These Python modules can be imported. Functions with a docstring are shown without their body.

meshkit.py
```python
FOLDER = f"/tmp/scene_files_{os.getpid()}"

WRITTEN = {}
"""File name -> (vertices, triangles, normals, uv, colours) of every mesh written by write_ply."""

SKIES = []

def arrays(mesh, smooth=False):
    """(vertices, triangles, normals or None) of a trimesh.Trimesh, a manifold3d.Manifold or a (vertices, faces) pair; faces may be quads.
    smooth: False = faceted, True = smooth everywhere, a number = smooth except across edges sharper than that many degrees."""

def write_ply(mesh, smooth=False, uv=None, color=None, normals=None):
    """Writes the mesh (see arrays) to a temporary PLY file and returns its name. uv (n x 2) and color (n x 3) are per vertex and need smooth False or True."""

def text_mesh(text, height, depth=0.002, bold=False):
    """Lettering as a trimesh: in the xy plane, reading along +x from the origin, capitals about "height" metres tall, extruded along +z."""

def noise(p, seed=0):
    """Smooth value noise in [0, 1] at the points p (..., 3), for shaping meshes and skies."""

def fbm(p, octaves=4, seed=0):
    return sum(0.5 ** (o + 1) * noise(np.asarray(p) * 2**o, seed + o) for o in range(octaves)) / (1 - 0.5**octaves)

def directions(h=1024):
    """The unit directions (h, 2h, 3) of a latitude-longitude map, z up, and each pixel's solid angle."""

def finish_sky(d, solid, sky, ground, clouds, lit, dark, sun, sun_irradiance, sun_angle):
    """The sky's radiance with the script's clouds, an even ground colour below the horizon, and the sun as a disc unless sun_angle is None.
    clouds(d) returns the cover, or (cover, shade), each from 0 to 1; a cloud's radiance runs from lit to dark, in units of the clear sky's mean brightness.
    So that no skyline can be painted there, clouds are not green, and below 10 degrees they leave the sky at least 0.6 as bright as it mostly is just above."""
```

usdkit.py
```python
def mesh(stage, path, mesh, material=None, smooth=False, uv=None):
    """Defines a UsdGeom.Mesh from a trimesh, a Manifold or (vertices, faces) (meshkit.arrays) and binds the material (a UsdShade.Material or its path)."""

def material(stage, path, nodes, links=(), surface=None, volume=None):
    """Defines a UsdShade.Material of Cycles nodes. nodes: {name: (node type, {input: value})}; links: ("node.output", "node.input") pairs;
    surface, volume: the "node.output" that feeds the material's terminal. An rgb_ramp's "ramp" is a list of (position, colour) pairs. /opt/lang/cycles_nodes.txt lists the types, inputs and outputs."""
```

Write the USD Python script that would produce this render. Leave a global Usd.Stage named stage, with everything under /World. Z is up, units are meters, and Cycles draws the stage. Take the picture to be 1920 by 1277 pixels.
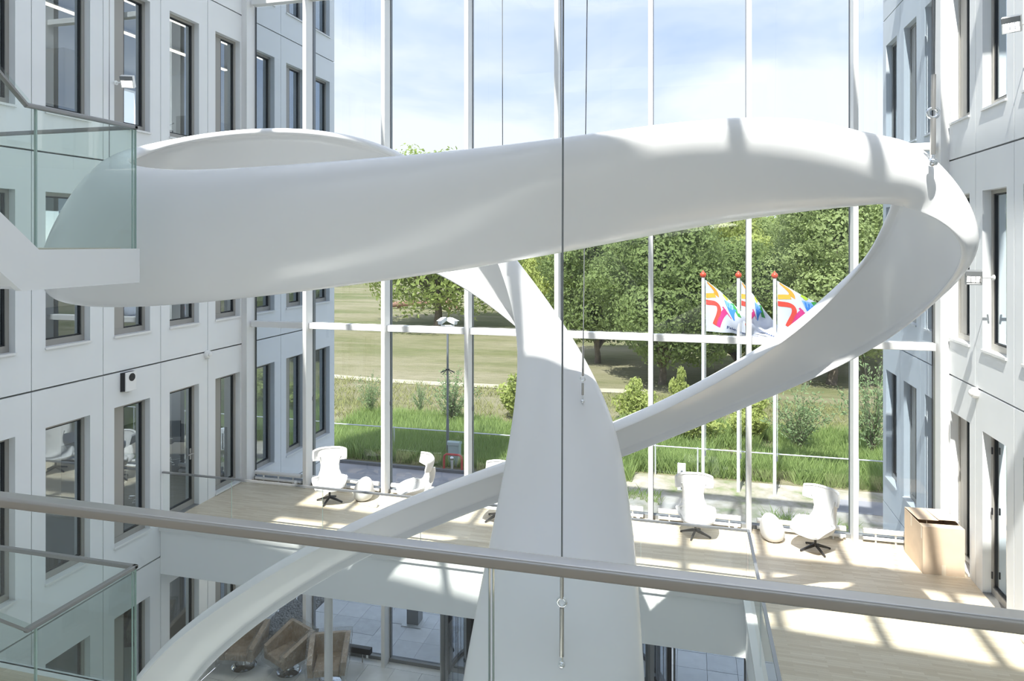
import math, random
import numpy as np, trimesh, usdkit, meshkit
import manifold3d as m3
from pxr import Usd, UsdGeom, UsdLux, UsdShade, Gf, Sdf, Vt

stage = Usd.Stage.CreateInMemory()
UsdGeom.SetStageUpAxis(stage, 'Z')
UsdGeom.SetStageMetersPerUnit(stage, 1.0)
UsdGeom.Xform.Define(stage, '/World')
rng = np.random.default_rng(7)
random.seed(7)

# ------------------------------------------------------------------ camera, sky, sun, exposure
YAW = math.radians(14.46)
EYE = (0.0, 0.0, 5.4)
cam = UsdGeom.Camera.Define(stage, '/World/camera')
cam.CreateHorizontalApertureAttr(36.0)
cam.CreateFocalLengthAttr(24.0)
cam.CreateVerticalApertureOffsetAttr(-184.5 / 1280 * 24)       # the lens is shifted down, the camera stands level
cam.CreateExposureAttr(0.66)
cam.CreateClippingRangeAttr(Gf.Vec2f(0.05, 2000))
ca, sa = math.cos(YAW), math.sin(YAW)
cam.AddTransformOp().Set(Gf.Matrix4d(ca, sa, 0, 0, 0, 0, 1, 0, sa, -ca, 0, 0, *EYE, 1))

SKY = usdkit.material(stage, '/World/Looks/sky_air', {
    'g': ('texture_coordinate', {}),
    's': ('separate_xyz', {}),
    'm': ('mapping', {'scale': (1.0, 1.0, 2.6), 'location': (0.35, 0.1, 0.2)}),
    'n': ('noise_texture', {'scale': 3.1, 'detail': 7.0, 'roughness': 0.55, 'distortion': 0.35}),
    'n2': ('noise_texture', {'scale': 1.4, 'detail': 3.0}),
    'a': ('math', {'math_type': 'multiply_add', 'value2': 0.45, 'value3': 0.0}),
    'b': ('math', {'math_type': 'multiply_add', 'value2': 0.55}),
    'c': ('rgb_ramp', {'ramp': [(0.40, (0, 0, 0)), (0.50, (0.40, 0.40, 0.40)), (0.60, (1, 1, 1))]}),
    'h': ('rgb_ramp', {'ramp': [(0.0, (0.74, 0.82, 0.94)), (0.24, (0.57, 0.69, 0.92)), (1.0, (0.36, 0.52, 0.86))]}),
    'x': ('mix', {'mix_type': 'mix', 'color2': (1.0, 1.0, 1.02)}),
    'bg': ('background_shader', {'strength': 1.0})},
    [('g.generated', 's.vector'), ('g.generated', 'm.vector'), ('m.vector', 'n.vector'), ('m.vector', 'n2.vector'),
     ('n2.fac', 'a.value1'), ('n.fac', 'b.value1'), ('a.value', 'b.value3'), ('b.value', 'c.fac'), ('s.z', 'h.fac'),
     ('h.color', 'x.color1'), ('c.color', 'x.fac'), ('x.color', 'bg.color')], surface='bg.background')
dome = UsdLux.DomeLight.Define(stage, '/World/sky')
dome.CreateIntensityAttr(1.2)
UsdShade.MaterialBindingAPI.Apply(dome.GetPrim()).Bind(SKY)

SUN = np.array([0.13, 0.64, -1.0])                              # the way the sunlight travels
SUN /= np.linalg.norm(SUN)
sun = UsdLux.DistantLight.Define(stage, '/World/sun')
sun.CreateIntensityAttr(25500.0)                               # about 1.7 W/m2 over the sun's half-degree disc
sun.CreateColorAttr(Gf.Vec3f(1.0, 0.965, 0.90))
sun.CreateAngleAttr(0.53)
_z = -SUN
_x = np.cross((0, 0, 1), _z); _x /= np.linalg.norm(_x)
_y = np.cross(_z, _x)
sun.AddTransformOp().Set(Gf.Matrix4d(*_x, 0, *_y, 0, *_z, 0, 0, 0, 20, 1))

# ------------------------------------------------------------------ helpers
_used = {}


def path_for(name, parent=None):
    base = (parent or '/World') + '/' + name
    n = _used.get(base, -1) + 1
    _used[base] = n
    return base if n == 0 else '%s_%03d' % (base, n)


def tag(path, label=None, cat=None, group=None, kind=None):
    p = stage.GetPrimAtPath(path)
    for k, v in (('label', label), ('category', cat), ('group', group), ('kind', kind)):
        if v:
            p.SetCustomDataByKey(k, v)
    return path


def part(parent, name, mesh, mat, smooth=False, **kw):
    path = path_for(name, parent)
    usdkit.mesh(stage, path, mesh, mat, smooth=smooth)
    tag(path, **kw)
    return path


def thing(name, label, cat, loc=(0, 0, 0), rz=0.0, group=None, kind=None, scale=None):
    path = path_for(name)
    x = UsdGeom.Xform.Define(stage, path)
    x.AddTranslateOp().Set(Gf.Vec3d(*map(float, loc)))
    x.AddRotateZOp().Set(float(rz))
    if scale is not None:
        x.AddScaleOp().Set(Gf.Vec3f(*map(float, scale)))
    return tag(path, label, cat, group, kind)


def structure(name, mesh=None, mat=None, smooth=False):
    path = path_for(name)
    if mesh is None:
        UsdGeom.Xform.Define(stage, path)
    else:
        usdkit.mesh(stage, path, mesh, mat, smooth=smooth)
    return tag(path, kind='structure')


def copy(src, label, loc, rz=0.0, scale=None):
    was = stage.GetPrimAtPath(src).GetCustomData()
    base = src.rsplit('/', 1)[1]
    if base[-4] == '_' and base[-3:].isdigit():
        base = base[:-4]
    path = path_for(base)
    x = UsdGeom.Xform.Define(stage, path)
    x.GetPrim().GetReferences().AddInternalReference(src)
    x.ClearXformOpOrder()
    x.AddTranslateOp().Set(Gf.Vec3d(*map(float, loc)))
    x.AddRotateZOp().Set(float(rz))
    if scale is not None:
        x.AddScaleOp().Set(Gf.Vec3f(*map(float, scale)))
    elif x.GetPrim().HasAttribute('xformOp:scale'):
        x.AddScaleOp().Set(Gf.Vec3f(1, 1, 1))
    x.GetPrim().SetInstanceable(True)
    tag(path, label or was.get('label'), was.get('category'), was.get('group'))
    return path


BOXF = np.array([[0, 3, 2, 1], [4, 5, 6, 7], [0, 1, 5, 4], [1, 2, 6, 5], [2, 3, 7, 6], [3, 0, 4, 7]])


def box(x0, x1, y0, y1, z0, z1):
    x0, x1, y0, y1, z0, z1 = min(x0, x1), max(x0, x1), min(y0, y1), max(y0, y1), min(z0, z1), max(z0, z1)
    v = np.array([[x0, y0, z0], [x1, y0, z0], [x1, y1, z0], [x0, y1, z0], [x0, y0, z1], [x1, y0, z1], [x1, y1, z1], [x0, y1, z1]], float)
    return v, BOXF


def tri(m):
    v, f, _ = meshkit.arrays(m)
    return np.asarray(v, float), np.asarray(f, int)


def join(*ms):
    vs, fs, n = [], [], 0
    for m in ms:
        v, f = tri(m)
        vs.append(v); fs.append(f + n); n += len(v)
    return np.vstack(vs), np.vstack(fs)


def xf(m, rz=0, ry=0, rx=0, t=(0, 0, 0), s=1):
    v, f = tri(m)
    R = trimesh.transformations.euler_matrix(math.radians(rx), math.radians(ry), math.radians(rz))[:3, :3]
    return (v * s) @ R.T + np.asarray(t, float), f


def rbox(x0, x1, y0, y1, z0, z1, r=0.01, seg=8):
    """A box with rounded edges: the hull of eight balls."""
    s = m3.Manifold.sphere(r, seg)
    c = [s.translate([x, y, z]) for x in (x0 + r, x1 - r) for y in (y0 + r, y1 - r) for z in (z0 + r, z1 - r)]
    return tri(m3.Manifold.batch_hull(c))


def tube(pts, r, n=8, caps=True):
    p = np.asarray(pts, float)
    r = np.broadcast_to(np.asarray(r, float), (len(p),))
    t = np.gradient(p, axis=0)
    t /= np.linalg.norm(t, axis=1)[:, None]
    up = np.array([0, 0, 1.0]) if abs(t[0][2]) < 0.9 else np.array([1.0, 0, 0])
    rings = []
    a = np.arange(n) / n * 2 * np.pi
    e1 = np.cross(t[0], up); e1 /= np.linalg.norm(e1)
    for i in range(len(p)):
        e1 = e1 - t[i] * (e1 @ t[i]); e1 /= np.linalg.norm(e1)
        e2 = np.cross(t[i], e1)
        rings.append(p[i] + r[i] * (np.cos(a)[:, None] * e1 + np.sin(a)[:, None] * e2))
    v = np.vstack(rings)
    f = []
    for i in range(len(p) - 1):
        for k in range(n):
            k2 = (k + 1) % n
            f += [[i * n + k, i * n + k2, (i + 1) * n + k2], [i * n + k, (i + 1) * n + k2, (i + 1) * n + k]]
    if caps:
        v = np.vstack([v, p[0], p[-1]])
        b, e = len(v) - 2, len(v) - 1
        for k in range(n):
            k2 = (k + 1) % n
            f += [[b, k2, k], [e, (len(p) - 1) * n + k, (len(p) - 1) * n + k2]]
    return v, np.array(f)[:, ::-1]


def rod(a, b, r, n=10):
    return tube([a, b], r, n)


def lathe(profile, n=24):
    """profile: (radius, z) from bottom to top."""
    p = np.asarray(profile, float)
    a = np.arange(n) / n * 2 * np.pi
    v = np.vstack([np.stack([r * np.cos(a), r * np.sin(a), np.full(n, z)], 1) for r, z in p])
    f = []
    for i in range(len(p) - 1):
        for k in range(n):
            k2 = (k + 1) % n
            f += [[i * n + k, i * n + k2, (i + 1) * n + k2], [i * n + k, (i + 1) * n + k2, (i + 1) * n + k]]
    v = np.vstack([v, [0, 0, p[0][1]], [0, 0, p[-1][1]]])
    b, e = len(v) - 2, len(v) - 1
    for k in range(n):
        k2 = (k + 1) % n
        f += [[b, k2, k], [e, (len(p) - 1) * n + k, (len(p) - 1) * n + k2]]
    return v, np.array(f)


def prism(poly, axis, a, b):
    """A polygon (list of 2-d points) extruded along an axis from a to b; the 2-d axes are the other two in order."""
    from shapely.geometry import Polygon
    m = trimesh.creation.extrude_polygon(Polygon(poly), abs(b - a), engine='earcut')
    v, f = np.array(m.vertices), np.array(m.faces)
    lo = min(a, b)
    if axis == 'z':
        return v + [0, 0, lo], f
    if axis == 'y':
        return np.stack([v[:, 0], v[:, 2] + lo, v[:, 1]], 1), f[:, ::-1]
    return np.stack([v[:, 2] + lo, v[:, 0], v[:, 1]], 1), f


def ring_x(x0, x1, y0, y1, z0, z1, hy0, hy1, hz0, hz1):
    """A slab between x0 and x1 with a rectangular opening."""
    return join(box(x0, x1, y0, hy0, z0, z1), box(x0, x1, hy1, y1, z0, z1), box(x0, x1, hy0, hy1, z0, hz0), box(x0, x1, hy0, hy1, hz1, z1))


# ------------------------------------------------------------------ materials
def M(name, nodes, links, surface, volume=None):
    return usdkit.material(stage, '/World/Looks/' + name, nodes, links, surface=surface, volume=volume)


def plain(name, color, rough=0.5, metal=0.0, vary=0.0, scale=3.0, bump=0.0, bscale=40.0, **kw):
    nodes = {'p': ('principled_bsdf', {'base_color': color, 'roughness': rough, 'metallic': metal, **kw})}
    links = []
    if vary or bump:
        nodes['g'] = ('geometry', {})
    if vary:
        c = np.array(color)
        nodes['n'] = ('noise_texture', {'scale': scale, 'detail': 4.0})
        nodes['r'] = ('rgb_ramp', {'ramp': [(0.3, tuple(c * (1 - vary))), (0.7, tuple(np.minimum(c * (1 + vary), 0.95)))]})
        links += [('g.position', 'n.vector'), ('n.fac', 'r.fac'), ('r.color', 'p.base_color')]
    if bump:
        nodes['bn'] = ('noise_texture', {'scale': bscale, 'detail': 3.0})
        nodes['b'] = ('bump', {'strength': bump, 'distance': 0.01})
        links += [('g.position', 'bn.vector'), ('bn.fac', 'b.height'), ('b.normal', 'p.normal')]
    return M(name, nodes, links, 'p.BSDF')


def glass(name, tint, reflect=1.0, ior=1.5, sheen=(1, 1, 1)):
    """A see-through pane: only its outward-facing side reflects, so the pane's two faces act as one sheet."""
    t = tuple(math.sqrt(c) for c in tint)
    return M(name, {
        't': ('transparent_bsdf', {'color': t}), 'gl': ('glossy_bsdf', {'color': sheen, 'roughness': 0.0}),
        'f': ('fresnel', {'IOR': ior}), 'g': ('geometry', {}), 'i': ('math', {'math_type': 'subtract', 'value1': 1.0}),
        'k': ('math', {'math_type': 'multiply', 'value2': reflect, 'use_clamp': True}), 'q': ('math', {'math_type': 'multiply'}),
        'm': ('mix_closure', {})},
        [('g.backfacing', 'i.value2'), ('f.fac', 'k.value1'), ('k.value', 'q.value1'), ('i.value', 'q.value2'), ('q.value', 'm.fac'),
         ('t.BSDF', 'm.closure1'), ('gl.BSDF', 'm.closure2')], 'm.closure')


def emit(name, color, strength):
    return M(name, {'e': ('emission', {'color': color, 'strength': strength})}, [], 'e.emission')


def leaf(name, ca_, cb_, trans=0.35):
    return M(name, {
        'g': ('geometry', {}), 'r': ('rgb_ramp', {'ramp': [(0.0, ca_), (1.0, cb_)]}),
        'd': ('diffuse_bsdf', {}), 't': ('translucent_bsdf', {}), 'm': ('mix_closure', {'fac': trans})},
        [('g.random_per_island', 'r.fac'), ('r.color', 'd.color'), ('r.color', 't.color'), ('d.BSDF', 'm.closure1'), ('t.BSDF', 'm.closure2')], 'm.closure')


LACQUER = plain('white_lacquer', (0.86, 0.86, 0.855), 0.26, coat_weight=0.25, coat_roughness=0.12)
PANEL = plain('white_facade_panel', (0.77, 0.785, 0.785), 0.6, vary=0.015, scale=1.3)
PLASTER = plain('white_plaster', (0.84, 0.85, 0.845), 0.7)
JOINT = plain('dark_joint', (0.03, 0.03, 0.032), 0.8)
STEELW = plain('white_painted_steel', (0.74, 0.74, 0.725), 0.4)
TAUPE = plain('taupe_aluminium', (0.36, 0.345, 0.315), 0.45, metal=0.15)
GASKET = plain('black_gasket', (0.02, 0.022, 0.025), 0.5)
CAPGREY = plain('grey_aluminium_cap', (0.22, 0.23, 0.235), 0.45, metal=0.3)
STEEL = plain('brushed_stainless', (0.50, 0.48, 0.45), 0.30, metal=0.85, bump=0.02, bscale=90)
DARKSTEEL = plain('grey_handrail_steel', (0.34, 0.34, 0.335), 0.35, metal=0.7)
CHROME = plain('chrome', (0.85, 0.86, 0.87), 0.06, metal=1.0)
BLACKM = plain('black_metal', (0.025, 0.025, 0.028), 0.4)
BLACKP = plain('black_plastic', (0.02, 0.02, 0.022), 0.5)
WHITEP = plain('white_plastic', (0.82, 0.82, 0.80), 0.4)
FABRIC = plain('white_upholstery', (0.60, 0.60, 0.59), 0.8, bump=0.05, bscale=300, sheen_weight=0.15)
GLASS_CURTAIN = glass('facade_glass', (0.62, 0.675, 0.73), 1.1, 1.5)
GLASS_WINDOW = glass('window_glass', (0.76, 0.79, 0.79), 4.4, 1.5, (0.82, 0.92, 1.0))
GLASS_RAIL = glass('balustrade_glass', (0.885, 0.955, 0.925), 1.2, 1.5)
GLASS_CLEAR = glass('clear_balustrade_glass', (0.92, 0.955, 0.94), 0.7, 1.5)
GLASS_ROOF = glass('roof_glass', (0.94, 0.965, 0.97), 0.6, 1.5)
GLASS_EDGE = plain('green_glass_edge', (0.36, 0.48, 0.44), 0.15)
WOOD = M('pale_lamella_parquet', {
    'g': ('geometry', {}), 'mp': ('mapping', {'scale': (1.0, 1.0, 1.0)}),
    'b': ('brick_texture', {'scale': 1.0, 'brick_width': 0.42, 'row_height': 0.045, 'mortar_size': 0.0012, 'mortar_smooth': 0.4, 'offset': 0.37, 'bias': 0.0,
                            'color1': (0.60, 0.50, 0.365), 'color2': (0.71, 0.62, 0.485), 'mortar': (0.50, 0.41, 0.29)}),
    'm2': ('mapping', {'scale': (2.0, 60.0, 1.0)}), 'n': ('noise_texture', {'scale': 3.0, 'detail': 4.0}),
    'r': ('rgb_ramp', {'ramp': [(0.3, (0.88, 0.88, 0.88)), (0.7, (1.0, 1.0, 1.0))]}),
    'x': ('mix', {'mix_type': 'multiply', 'fac': 1.0}), 'p': ('principled_bsdf', {'roughness': 0.42})},
    [('g.position', 'mp.vector'), ('mp.vector', 'b.vector'), ('g.position', 'm2.vector'), ('m2.vector', 'n.vector'), ('n.fac', 'r.fac'),
     ('b.color', 'x.color1'), ('r.color', 'x.color2'), ('x.color', 'p.base_color')], 'p.BSDF')
TILE_A = plain('grey_floor_tile', (0.66, 0.68, 0.67), 0.35, vary=0.05, scale=6)
PAVE = [plain('grey_paver_%s' % n, c, 0.75, vary=0.06, scale=5) for n, c in zip('abc', ((0.71, 0.725, 0.74), (0.74, 0.75, 0.76), (0.68, 0.695, 0.71)))]
GROUT = plain('dark_grout', (0.17, 0.175, 0.17), 0.9)
CARPET = plain('office_carpet', (0.16, 0.165, 0.17), 0.95)
OFFWALL = plain('office_wall', (0.66, 0.67, 0.66), 0.8)
OFFCEIL = plain('office_ceiling_tile', (0.60, 0.60, 0.585), 0.85)
LAMP = emit('office_tube_light', (1.0, 0.90, 0.70), 2.2)
LED = emit('led_lamp', (1.0, 0.97, 0.90), 3.0)

# ------------------------------------------------------------------ the building: measures
XL, XR = -9.47, 4.27            # faces of the two side walls
YG = 13.30                      # glass of the curtain wall
BAY = 1.285
JOINTS = [13.20 - BAY * k for k in range(7)] + [13.20 + BAY * k for k in (1, 2, 3)]
JOINTS = sorted(JOINTS)
JZ = [-4.03, -0.43, 3.17, 6.77, 10.37, 13.97]
GROUND = -3.40
FLOORS = [GROUND, 0.15, 3.75, 7.35, 10.95]
YW0, YW1 = 5.49, 17.06          # wings: panelled length
ROOFZ = 14.4
YBACK = -14.0

WINDOW_N = [0]


def window(X, s, y0, y1, z0, z1, vent, door=None):
    """A deep-set window in a side wall. s: +1 when the wall faces +x. vent: a taupe vent panel at the viewer's left."""
    if door:
        t = path_for('door_%d' % door)
    else:
        WINDOW_N[0] += 1
        t = path_for('window_%d' % WINDOW_N[0])
    UsdGeom.Xform.Define(stage, t)
    tag(t, kind='structure')
    xa, xb = X - s * 0.20, X - s * 0.115          # frame depth
    fw = 0.055
    part(t, 'frame', ring_x(xa, xb, y0, y1, z0, z1, y0 + fw, y1 - fw, z0 + (0.10 if not door else 0.12), z1 - fw), TAUPE)
    gy0, gy1, gz0, gz1 = y0 + fw, y1 - fw, z0 + (0.10 if not door else 0.12), z1 - fw
    if vent:
        w = 0.27
        va = (gy0, gy0 + w) if s > 0 else (gy1 - w, gy1)
        part(t, 'vent_panel', box(xa + s * 0.02, xb - s * 0.012, va[0], va[1], gz0, gz1), TAUPE)
        gy0, gy1 = (gy0 + w, gy1) if s > 0 else (gy0, gy1 - w)
    q = 0.022
    part(t, 'gasket', ring_x(xa + s * 0.015, xb - s * 0.02, gy0, gy1, gz0, gz1, gy0 + q, gy1 - q, gz0 + q, gz1 - q), GASKET)
    part(t, 'pane', box(xa + s * 0.025, xa + s * 0.045, gy0 + q, gy1 - q, gz0 + q, gz1 - q), GLASS_WINDOW)
    if door:
        yh = gy1 - 0.06 if s > 0 else gy0 + 0.06
        part(t, 'door_handle', join(rod((xb, yh, z0 + 1.05), (xb + s * 0.06, yh, z0 + 1.05), 0.011), rod((xb + s * 0.06, yh + 0.01, z0 + 1.05), (xb + s * 0.06, yh - 0.13, z0 + 1.05), 0.011),
                                    box(xb, xb + s * 0.008, yh - 0.02, yh + 0.02, z0 + 0.93, z0 + 1.15)), STEEL)
        for hz in (0.25, 1.2, 2.1):
            yy = gy0 if s > 0 else gy1
            part(t, 'hinge', rod((xb + s * 0.01, yy, z0 + hz), (xb + s * 0.01, yy, z0 + hz + 0.10), 0.012), BLACKM)
        part(t, 'threshold', box(X - s * 0.20, X, y0, y1, z0 - 0.02, z0 + 0.012), DARKSTEEL)
    else:
        part(t, 'sill', join(box(xb, X + s * 0.025, y0 - 0.012, y1 + 0.012, z0 - 0.03, z0 + 0.004)), STEELW)
    return t


def side_wall(name, X, s):
    w = structure(name)
    for k in range(len(JOINTS) - 1):
        ya, yb = JOINTS[k], JOINTS[k + 1]
        even = k % 2 == 0
        for r in range(len(JZ) - 1):
            za, zb = max(JZ[r], GROUND), JZ[r + 1]
            a, b = ya + 0.23, yb - 0.255
            h0, h1 = JZ[r] + 0.62, JZ[r] + 3.0
            if r == 0:
                h0 = GROUND + 0.03
            door = r == 1 and abs(ya - (13.20 - 2 * BAY)) < 0.01
            if door:
                h0 = FLOORS[1]
            gv, gh = 0.006, 0.013
            lo, hi = ya + gv, yb - gv
            z0, z1 = (za + gh if r else za), zb - gh
            part(w, 'panel', ring_x(X - s * 0.32, X, lo, hi, z0, z1, a, b, h0, h1), PANEL)
            window(X, s, a, b, h0, h1, vent=(not even) and not door, door=(1 if s > 0 else 2) if door else None)
    part(w, 'backing_strip', join(*[box(X - s * 0.33, X - s * 0.325, y - 0.05, y + 0.05, GROUND, JZ[-1]) for y in JOINTS],
                                  *[box(X - s * 0.33, X - s * 0.325, JOINTS[0], JOINTS[-1], z - 0.05, z + 0.05) for z in JZ[1:]]), JOINT)
    part(w, 'plain_panel', box(X - s * 0.32, X, YBACK, JOINTS[0] - 0.006, GROUND, JZ[-1]), PANEL)
    part(w, 'parapet', box(X - s * 0.32, X, YBACK, YW1, JZ[-1] + 0.01, ROOFZ + 0.5), PANEL)
    part(w, 'end_wall', box(X - s * 6.4, X - s * 0.33, YW1 - 0.30, YW1, GROUND, ROOFZ + 0.5), PANEL)
    return w


side_wall('wall_left', XL, 1)
side_wall('wall_right', XR, -1)


# offices behind the side walls: slabs, ceilings, back wall with windows, tube lights
def offices(X, s, side):
    far = X - s * 6.4
    x1 = X - s * 0.34
    fl = structure('office_floor_' + side)
    for z in FLOORS:
        part(fl, 'floor_slab', box(far, x1, YBACK, YW1 - 0.32, z - 0.30, z), CARPET)
    ce = structure('office_ceiling_' + side)
    for z in FLOORS[1:]:
        part(ce, 'ceiling_panel', box(far + 0.05 * s, x1, YBACK, YW1 - 0.32, z - 0.70, z - 0.62), OFFCEIL)
    part(ce, 'ceiling_panel', box(far + 0.05 * s, x1, YBACK, YW1 - 0.32, 14.0, 14.1), OFFCEIL)
    bw = structure('office_wall_' + side)
    for i, z in enumerate(FLOORS):
        top = FLOORS[i + 1] - 0.30 if i < 4 else ROOFZ
        part(bw, 'wall_panel', join(box(far, far + s * 0.25, YBACK, YW1, z, z + 0.75), box(far, far + s * 0.25, YBACK, YW1, z + 2.45, top),
                                    *[box(far, far + s * 0.25, y, y + 0.5, z + 0.75, z + 2.45) for y in np.arange(YBACK, YW1 - 0.4, 2.57)]), OFFWALL)
        part(bw, 'pane', box(far + s * 0.1, far + s * 0.12, YBACK, YW1, z + 0.75, z + 2.45), GLASS_CLEAR)
    for y in (-1.0, 4.2, 9.34):
        part(bw, 'partition', box(far + s * 0.25, far + s * 3.0, y, y + 0.1, FLOORS[2], FLOORS[3] - 0.7), OFFWALL)
        part(bw, 'partition', box(far + s * 0.25, far + s * 3.0, y, y + 0.1, FLOORS[3], FLOORS[4] - 0.7), OFFWALL)
    part(bw, 'side_panel', box(far, x1, YBACK - 0.3, YBACK, GROUND, ROOFZ), OFFWALL)
    story = ['ground floor', 'mezzanine storey', 'storey level with the band', 'topmost storey in view']
    for q, z in enumerate(FLOORS[1:]):
        for dx, row in ((1.3, 'near'), (3.0, 'far')):
            lt = thing('tube_light', '%s row of ceiling tubes in the %s of the %s wing' % (row, story[q], side), 'ceiling light', (X - s * dx, 9.6, z - 0.775), group='ceiling tubes in the %s wing' % side)
            part(lt, 'housing', box(-0.09, 0.09, -0.1, 6.9, 0.02, 0.055), STEELW)
            part(lt, 'diffuser', box(-0.06, 0.06, -0.05, 6.85, 0.0, 0.02), LAMP)


offices(XL, 1, 'left')
offices(XR, -1, 'right')

# curtain wall
MX = [-7.93, -6.11, -4.30, -2.47, -0.68, 1.07, 2.83]
cw = structure('wall_front')
for x in MX:
    part(cw, 'mullion', box(x - 0.04, x + 0.04, 13.0, 13.27, GROUND, 14.3), STEELW)
    part(cw, 'outer_cap', box(x - 0.035, x + 0.035, 13.27, 13.40, GROUND, 14.3), CAPGREY)
for x0, x1 in ((XL, XL + 0.13), (XR - 0.13, XR)):
    part(cw, 'corner_post', box(x0, x1, 13.0, 13.27, GROUND, 14.3), STEELW)
    part(cw, 'outer_cap', box(x0 + (0.08 if x0 < 0 else 0.0), x1 - (0.08 if x0 > 0 else 0), 13.27, 13.36, GROUND, 14.3), CAPGREY)
TR = [3.60, 7.04, 10.68]
XS = [XL + 0.13] + MX + [XR - 0.13]
for z in TR:
    for a, b in zip(XS[:-1], XS[1:]):
        part(cw, 'transom', rbox(a + 0.035, b - 0.035, 13.10, 13.27, z - 0.065, z + 0.065, 0.012, 8), STEELW)
for a, b in zip(XS[:-1], XS[1:]):
    part(cw, 'base_rail', box(a + 0.04, b - 0.04, 13.20, 13.32, 0.15, 0.22), CAPGREY)
    part(cw, 'spandrel', box(a + 0.04, b - 0.04, 13.24, 13.34, -0.74, 0.10), CAPGREY)
rows = [(0.22, 3.54), (3.66, 6.98), (7.10, 10.62), (10.74, 14.2)]
for a, b in zip(XS[:-1], XS[1:]):
    for z0, z1 in rows:
        part(cw, 'pane', box(a + 0.03, b - 0.03, YG - 0.012, YG + 0.012, z0, z1), GLASS_CURTAIN)
        if z0 > 0:
            part(cw, 'edge_gasket', join(box(a + 0.03, a + 0.045, YG - 0.03, YG - 0.014, z0, z1), box(b - 0.045, b - 0.03, YG - 0.03, YG - 0.014, z0, z1)), GASKET)
DOORX = (-4.80, -0.30)          # the entrance fills this stretch of the ground storey
for a, b in zip(XS[:-1], XS[1:]):
    if a > DOORX[0] - 0.7 and b < DOORX[1] + 0.6:
        continue
    a2, b2 = (a, min(b, DOORX[0])) if b > DOORX[0] > a else (max(a, DOORX[1]), b) if a < DOORX[1] < b else (a, b)
    part(cw, 'pane', box(a2 + 0.03, b2 - 0.03, YG - 0.012, YG + 0.012, GROUND + 0.07, -0.74), GLASS_CURTAIN)
    part(cw, 'base_rail', box(a2 + 0.04, b2 - 0.04, 13.22, 13.34, GROUND, GROUND + 0.07), CAPGREY)
    part(cw, 'edge_gasket', join(box(a2 + 0.03, a2 + 0.07, YG - 0.05, YG - 0.014, GROUND, -0.74), box(b2 - 0.07, b2 - 0.03, YG - 0.05, YG - 0.014, GROUND, -0.74)), CAPGREY)
part(cw, 'head_beam', box(XL, XR, 13.0, 13.4, 14.2, 14.5), STEELW)
for x in MX:                                                  # small hinge blocks on the mullions
    for z in (1.95, 2.0 + 4.95):
        part(cw, 'hinge_block', join(box(x + 0.035, x + 0.065, 13.28, 13.32, z, z + 0.12), box(x + 0.03, x + 0.05, 13.25, 13.29, z + 0.02, z + 0.10)), CAPGREY)

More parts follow.
